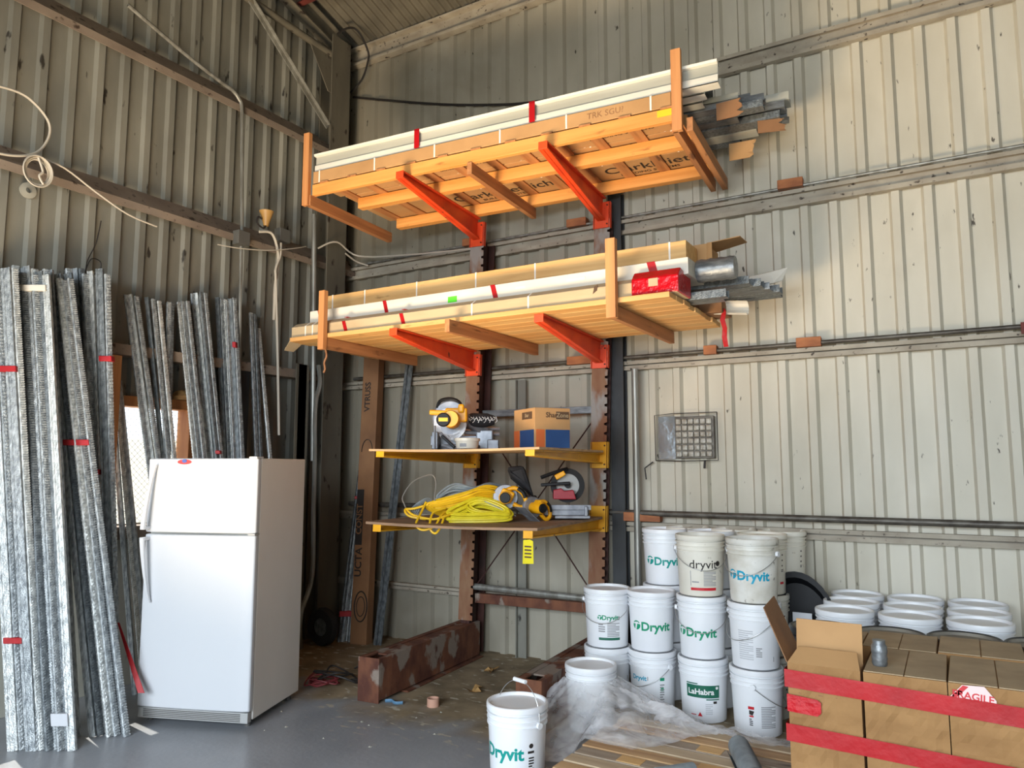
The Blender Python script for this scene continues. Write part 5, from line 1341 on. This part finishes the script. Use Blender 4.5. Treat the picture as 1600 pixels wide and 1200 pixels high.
# ================================================================= TAPED CARTONS IN FRONT
# black pails carrying them
for k, (xx, yy, lab) in enumerate(((-.52, 3.53, 'black pail with a red band under the front left corner of the cartons'), (-.17, 3.53, 'black pail under the middle of the front cartons'), (.18, 3.53, 'black pail under the right of the front cartons'),
                   (-.50, 3.88, 'black pail under the rear left cartons'), (-.15, 3.88, 'black pail under the rear middle cartons'), (.20, 3.88, 'black pail under the rear right cartons'))):
    pail(lab, xx, yy, 0, 'pail_black', True, 'redband' if k == 0 else None, -.5)
ZB = .402
def carton_box(label, x0, x1, y0, y1, h, seed, opened=False, split=None):
    rn = random.Random(seed)
    t = thing('small_carton', label, 'carton', ((x0 + x1) / 2, (y0 + y1) / 2, ZB), R(rn.uniform(-.6, .6)))
    W2, D2 = (x1 - x0) / 2, (y1 - y0) / 2
    # crumpled body grid on the front face
    b = MB(); nx, nz = 12, 12
    vs = []; fs = []
    for j in range(nz + 1):
        for i in range(nx + 1):
            x = -W2 + 2 * W2 * i / nx; z = h * j / nz
            e = 0 if i in (0, nx) or j in (0, nz) else rn.uniform(-.004, .008)
            vs.append((x, -D2 + e, z))
    for j in range(nz):
        for i in range(nx):
            a = j * (nx + 1) + i; fs.append((a, a + 1, a + nx + 2, a + nx + 1))
    b.add(vs, fs)
    b.add([(-W2, -D2, 0), (-W2, D2, 0), (W2, D2, 0), (W2, -D2, 0), (-W2, -D2, h), (-W2, D2, h), (W2, D2, h), (W2, -D2, h)],
          [(0, 1, 5, 4), (1, 2, 6, 5), (2, 3, 7, 6), (0, 3, 2, 1)] + ([] if opened else [(4, 5, 6, 7)]))
    build('carton_body', b, 'carton_front', t)
    if not opened:
        f = MB().box(-W2 + .002, W2 - .002, -D2 + .002, -.003, h + .001, h + .005).box(-W2 + .002, W2 - .002, .003, D2 - .002, h + .001, h + .005)
        build('top_flap', MB().box(-W2 + .002, -.002 if W2 < 1 else 0, -D2 + .002, D2 - .002, h + .001, h + .005), 'cardboard_dusty', t, .001)
        build('top_flap', MB().box(.002, W2 - .002, -D2 + .002, D2 - .002, h + .001, h + .005), 'cardboard_dusty', t, .001)
    else:
        build('inner_floor', MB().box(-W2 + .006, W2 - .006, -D2 + .006, D2 - .006, h - .12, h - .115), 'cardboard_brown', t)
    return t, W2, D2
HB = .425
t, W2, D2 = carton_box('open brown carton with raised flaps at the front left of the taped group', -.66, -.385, 3.345, 3.79, HB, 1, True)
b = MB().hexa([(-W2 + .01, D2 * -.35, HB - .03), (W2 - .005, D2 * -.35, HB - .03), (W2 - .005, D2 * -.35 + .005, HB - .03), (-W2 + .01, D2 * -.35 + .005, HB - .03)],
              [(-W2 + .01, -D2 * .25, HB + .15), (W2 - .005, -D2 * .25, HB + .15), (W2 - .005, -D2 * .25 + .005, HB + .15), (-W2 + .01, -D2 * .25 + .005, HB + .15)])
build('raised_flap', b, 'cardboard', t, .001)
build('side_flap', MB().hexa([(-W2, -D2, HB), (-W2 - .004, -D2, HB), (-W2 - .004, D2 * .2, HB), (-W2, D2 * .2, HB)], [(-W2 - .10, -D2 + .06, HB + .20), (-W2 - .104, -D2 + .06, HB + .20), (-W2 - .104, D2 * .2, HB + .22), (-W2 - .10, D2 * .2, HB + .22)]), 'cardboard_brown', t)
build('front_flap', MB().hexa([(-W2, -D2, HB), (W2, -D2, HB), (W2, -D2 + .004, HB), (-W2, -D2 + .004, HB)], [(-W2 + .03, -D2 + .09, HB + .05), (W2 - .02, -D2 + .09, HB + .05), (W2 - .02, -D2 + .094, HB + .05), (-W2 + .03, -D2 + .094, HB + .05)]), 'cardboard', t)
carton_box('closed brown carton in the front row of the taped group, second from the left', -.378, -.092, 3.345, 3.80, HB, 2)
carton_box('closed brown carton in the front row of the taped group, third from the left', -.085, .235, 3.345, 3.80, HB, 3)
carton_box('closed brown carton in the front row of the taped group, at the right edge', .242, .56, 3.345, 3.80, HB, 4)
carton_box('brown carton in the rear row behind the open one', -.62, -.435, 3.82, 4.17, HB - .01, 5)
carton_box('brown carton in the rear row, behind the clear jar', -.428, -.135, 3.82, 4.17, HB, 6)
carton_box('brown carton in the rear row, third from the left', -.128, .19, 3.82, 4.17, HB + .006, 7)
carton_box('brown carton in the rear row, at the right edge', .197, .52, 3.82, 4.17, HB, 8)
# red tape bands right round the group
def band(z0, z1, lab, slope=-.0):
    t = thing('red_tape_band', lab, 'tape', (-.05, 3.75, ZB))
    x0, x1, y0, y1 = -.615 - .008, .61 + .006, -.405 - .012, .42 + .008
    b = MB(); rn = random.Random(3)
    ring = []
    for (xa, ya), (xb, yb), n in (((x0, y0), (x1, y0), 26), ((x1, y0), (x1, y1), 10), ((x1, y1), (x0, y1), 20), ((x0, y1), (x0, y0), 12)):
        for k in range(n): ring.append((xa + (xb - xa) * k / n, ya + (yb - ya) * k / n))
    n = len(ring); vs = []
    for x, y in ring:
        zz = slope * (x - x0)
        vs += [(x, y + rn.uniform(-.0015, .0015), z0 + zz), (x, y + rn.uniform(-.002, .002), (z0 + z1) / 2 + zz), (x, y, z1 + zz)]
    b.add(vs, [(3 * i, 3 * ((i + 1) % n), 3 * ((i + 1) % n) + 1, 3 * i + 1) for i in range(n)] + [(3 * i + 1, 3 * ((i + 1) % n) + 1, 3 * ((i + 1) % n) + 2, 3 * i + 2) for i in range(n)])
    build('tape', b, 'red_tape', t, smooth=True)
band(.330, .400, 'upper red tape band wrapped round the group of cartons', -.035)
band(.118, .186, 'lower red tape band wrapped round the group of cartons', -.03)
tg = thing('tape_patch', 'short red tape patch between the bands at the left carton corner', 'tape', (-.60, 3.338, ZB + .235))
build('tape', MB().prism([(-.065, 0), (.05, -.005), (.065, .01), (.065, .05), (.05, .06), (-.065, .068)], (0, -.008, 0), (0, -.004, 0), (1, 0, 0), (0, 0, 1)), 'red_stretch', tg)
tg = thing('fragile_sticker', 'white and red sticker reading FRAGILE above the upper tape band', 'sticker', (-.02, 3.3425, ZB + .392))
b = MB().prism([(-.075, -.03), (.085, -.045), (.085, -.01), (.05, .035), (-.02, .032)], (0, -.006, 0), (0, -.003, 0), (1, 0, 0), (0, 0, 1))
build('sheet', b, 'pink_sticker', tg)
b = MB(); b.prism([(-.07, -.028), (-.055, -.03), (.0, .028), (-.018, .031)], (0, -.0075, 0), (0, -.0065, 0), (1, 0, 0), (0, 0, 1))
build('red_stripe', b, 'label_red', tg)
b = MB(); flat_text(b, 'FRAGILE', .036, (.012, -.0075, -.006), (.995, 0, -.07), (.07, 0, .995), .02)
build('lettering', b, 'label_red', tg)
# clear jar of clips
tg = thing('clear_jar', 'small clear ribbed jar standing on the front row of cartons', 'jar', (-.325, 3.46, ZB + HB + .006))
build('glass', MB().lathe([(0, 0), (.026, 0), (.03, .01), (.028, .02), (.031, .03), (.028, .042), (.031, .054), (.030, .075), (.024, .085), (.024, .10), (0, .10)], 20), 'galv_x', tg, smooth=True)

# ================================================================= PALLET
pl_ = thing('wooden_pallet', 'weathered wooden pallet of close-set planks on the floor', 'pallet', (-1.30, 3.60, 0), R(-1.5))
pm = ['lumber_grey', 'lumber', 'lumber_grey', 'lumber_brown', 'lumber_pale', 'lumber_grey', 'lumber', 'lumber_grey', 'lumber_brown', 'lumber']
for k in range(10):
    y1 = .80 - k * .118
    build('plank', MB().box(-.55 + random.uniform(-.02, .02), .57, y1 - .098, y1, .118, .140), ['pallet_pale', 'pallet_tan', 'lumber_grey', 'pallet_pale', 'pallet_tan', 'lumber_grey', 'pallet_pale', 'pallet_tan', 'pallet_pale', 'lumber_grey'][k], pl_, .003)
for x in (-.53, -.02, .50):
    build('runner', MB().box(x, x + .04, -.38, .80, .02, .118), 'lumber_y', pl_, .002)
for k in range(3):
    build('bottom_board', MB().box(-.55, .57, -.36 + k * .53, -.27 + k * .53, .0, .02), 'lumber_grey', pl_, .002)
for (x, k) in ((-.30, 5), (.0, 2), (-.02, 6), (.08, 4)):
    y1 = .80 - k * .118
    build('repair_slip', MB().box(x, x + .13, y1 - .09, y1 - .01, .1402, .1425), 'lumber_pale', pl_)
# grey mesh roll
tg = thing('mesh_roll', 'roll of grey mesh lying on the pallet beside the taped cartons', 'roll', (-.99, 3.99, .205), R(0))
d_ = Vector((.40, -.90, 0)).normalized()
b = MB(); pts = []
a_ = d_.cross(Vector((0, 0, 1))).normalized()
sp = [(.022 + .0042 * k * .5) for k in range(20)]
prof = []
for k in range(60):
    th = k * .42; r_ = .02 + .0017 * k * .42
    prof.append((r_ * cos(th), r_ * sin(th)))
b.sheet(prof, (0, 0, -.0), tuple(d_ * .42), a_, (0, 0, 1))
build('mesh', b, 'cable_grey', tg, smooth=True)
tg.location = (-1.06, 4.06, .2055 + .0)
tg = thing('mesh_roll', 'short grey roll end lying on the front of the pallet', 'roll', (-1.24, 3.60, .185), R(50))
build('mesh', MB().lathe([(.02, -.1), (.043, -.1), (.043, .1), (.02, .1), (.02, -.1)], 20, axis='x'), 'cable_grey', tg, smooth=True)

# ================================================================= CLEAR FILM
def film():
    rn = random.Random(21)
    na, nr = 64, 30; vs = []; fs = []
    c = Vector((-2.09, 4.50))
    for j in range(nr):
        for i in range(na):
            a = R(-150) + R(190) * i / (na - 1)
            t_ = j / (nr - 1)
            ext = .42 + .10 * sin(3.1 * a) + .05 * sin(7 * a + 1)
            if a > R(-75): ext += .36 * max(0, sin((a - R(-75)) / R(115) * pi))
            r_ = .166 + ext * t_
            x = c.x + r_ * cos(a); y = c.y + r_ * sin(a)
            ground = .155 if (x > -1.86 and y < 4.42) else .015
            if -1.95 < x <= -1.86 and y < 4.42: ground = .015 + .14 * (x + 1.95) / .09
            h = ground + (.315 - ground) * (1 - t_) ** 1.5
            wr = .05 * sin(a * 7 + t_ * 5) * t_ * (1 - t_) * 2.6 + .022 * sin(a * 17 + t_ * 9) * t_ * (1.1 - t_)
            h += max(-.6, wr / .05 * .0 + 0) + abs(wr) + rn.uniform(0, .008) * t_
            vs.append((x + rn.uniform(-.006, .006), y + rn.uniform(-.006, .006), h))
    for j in range(nr - 1):
        for i in range(na - 1):
            p = j * na + i; fs.append((p, p + 1, p + na + 1, p + na))
    b = MB(); b.add(vs, fs)
    # strip trailing along the back edge of the pallet
    vs = []; n = 40
    for i in range(n + 1):
        x = -1.62 + .88 * i / n
        for j in range(5):
            vs.append((x, 4.44 - j * .035 + rn.uniform(-.006, .006) + .02 * sin(i * .4), .150 + .03 * abs(sin(i * .7 + j)) * (1 - i / n) + rn.uniform(0, .006)))
    b.add(vs, [(i * 5 + j, i * 5 + j + 1, (i + 1) * 5 + j + 1, (i + 1) * 5 + j) for i in range(n) for j in range(4)])
    return b
solo('plastic_film', film(), 'film', 'crumpled clear plastic film spilling from the pail onto the pallet', 'plastic film', smooth=True)

# ================================================================= SMALL THINGS ON THE FLOOR
tg = thing('tape_roll', 'small empty tape roll standing on the floor before the rack', 'tape roll', (-3.20, 4.33, 0))
build('core', MB().lathe([(.036, 0), (.042, 0), (.042, .055), (.036, .055), (.036, 0)], 24), 'tape_core', tg, smooth=True)
def leafy(p, label, seed):
    rn = random.Random(seed); pts = [(0, 0, .004)]
    for k in range(9):
        a = 2 * pi * k / 9; r_ = (.075 if k % 2 == 0 else .03) * rn.uniform(.8, 1.1); pts.append((r_ * cos(a), r_ * sin(a), .008 + rn.uniform(0, .035)))
    b = MB(); b.add(pts + [(x, y, z + .0015) for x, y, z in pts], [(0, i, i % 9 + 1) for i in range(1, 10)] + [(10, 10 + i, 10 + i % 9 + 1) for i in range(1, 10)])
    solo('dry_leaf', b, 'leaf', label, 'leaf', p, seed)
leafy((-3.316, 5.263, 0.000), 'curled brown leaf on the floor between the rack bases', 1)
leafy((-3.126, 4.720, 0.000), 'flat brown leaf on the floor left of the front pail', 2)
solo('tape_scrap', MB().tube(smooth_pts([(0, 0, .008), (.04, .02, .012), (.09, .0, .008), (.13, .03, .008)]), .012, 5), 'tape_blue', 'blue scrap of tape by the toe of the left rack base', 'scrap', (-3.540, 4.232, 0.000), smooth=True)
rnd = random.Random(9)
for k in range(16):
    x = rnd.uniform(-4.2, -2.3); y = rnd.uniform(3.4, 4.5)
    if -3.95 < x < -3.5 and y > 4.1: continue
    r_ = rnd.uniform(.006, .016)
    b = MB().add([(r_, 0, 0), (0, r_ * 1.4, 0), (-r_, .2 * r_, 0), (0, -r_, 0), (0, 0, .006)], [(0, 1, 4), (1, 2, 4), (2, 3, 4), (3, 0, 4), (3, 2, 1, 0)])
    solo('debris_chip', b, 'panel_white', 'small pale chip of debris on the concrete floor', 'debris', (x, y, 0), rnd.uniform(0, 6), 'debris chips on the floor')
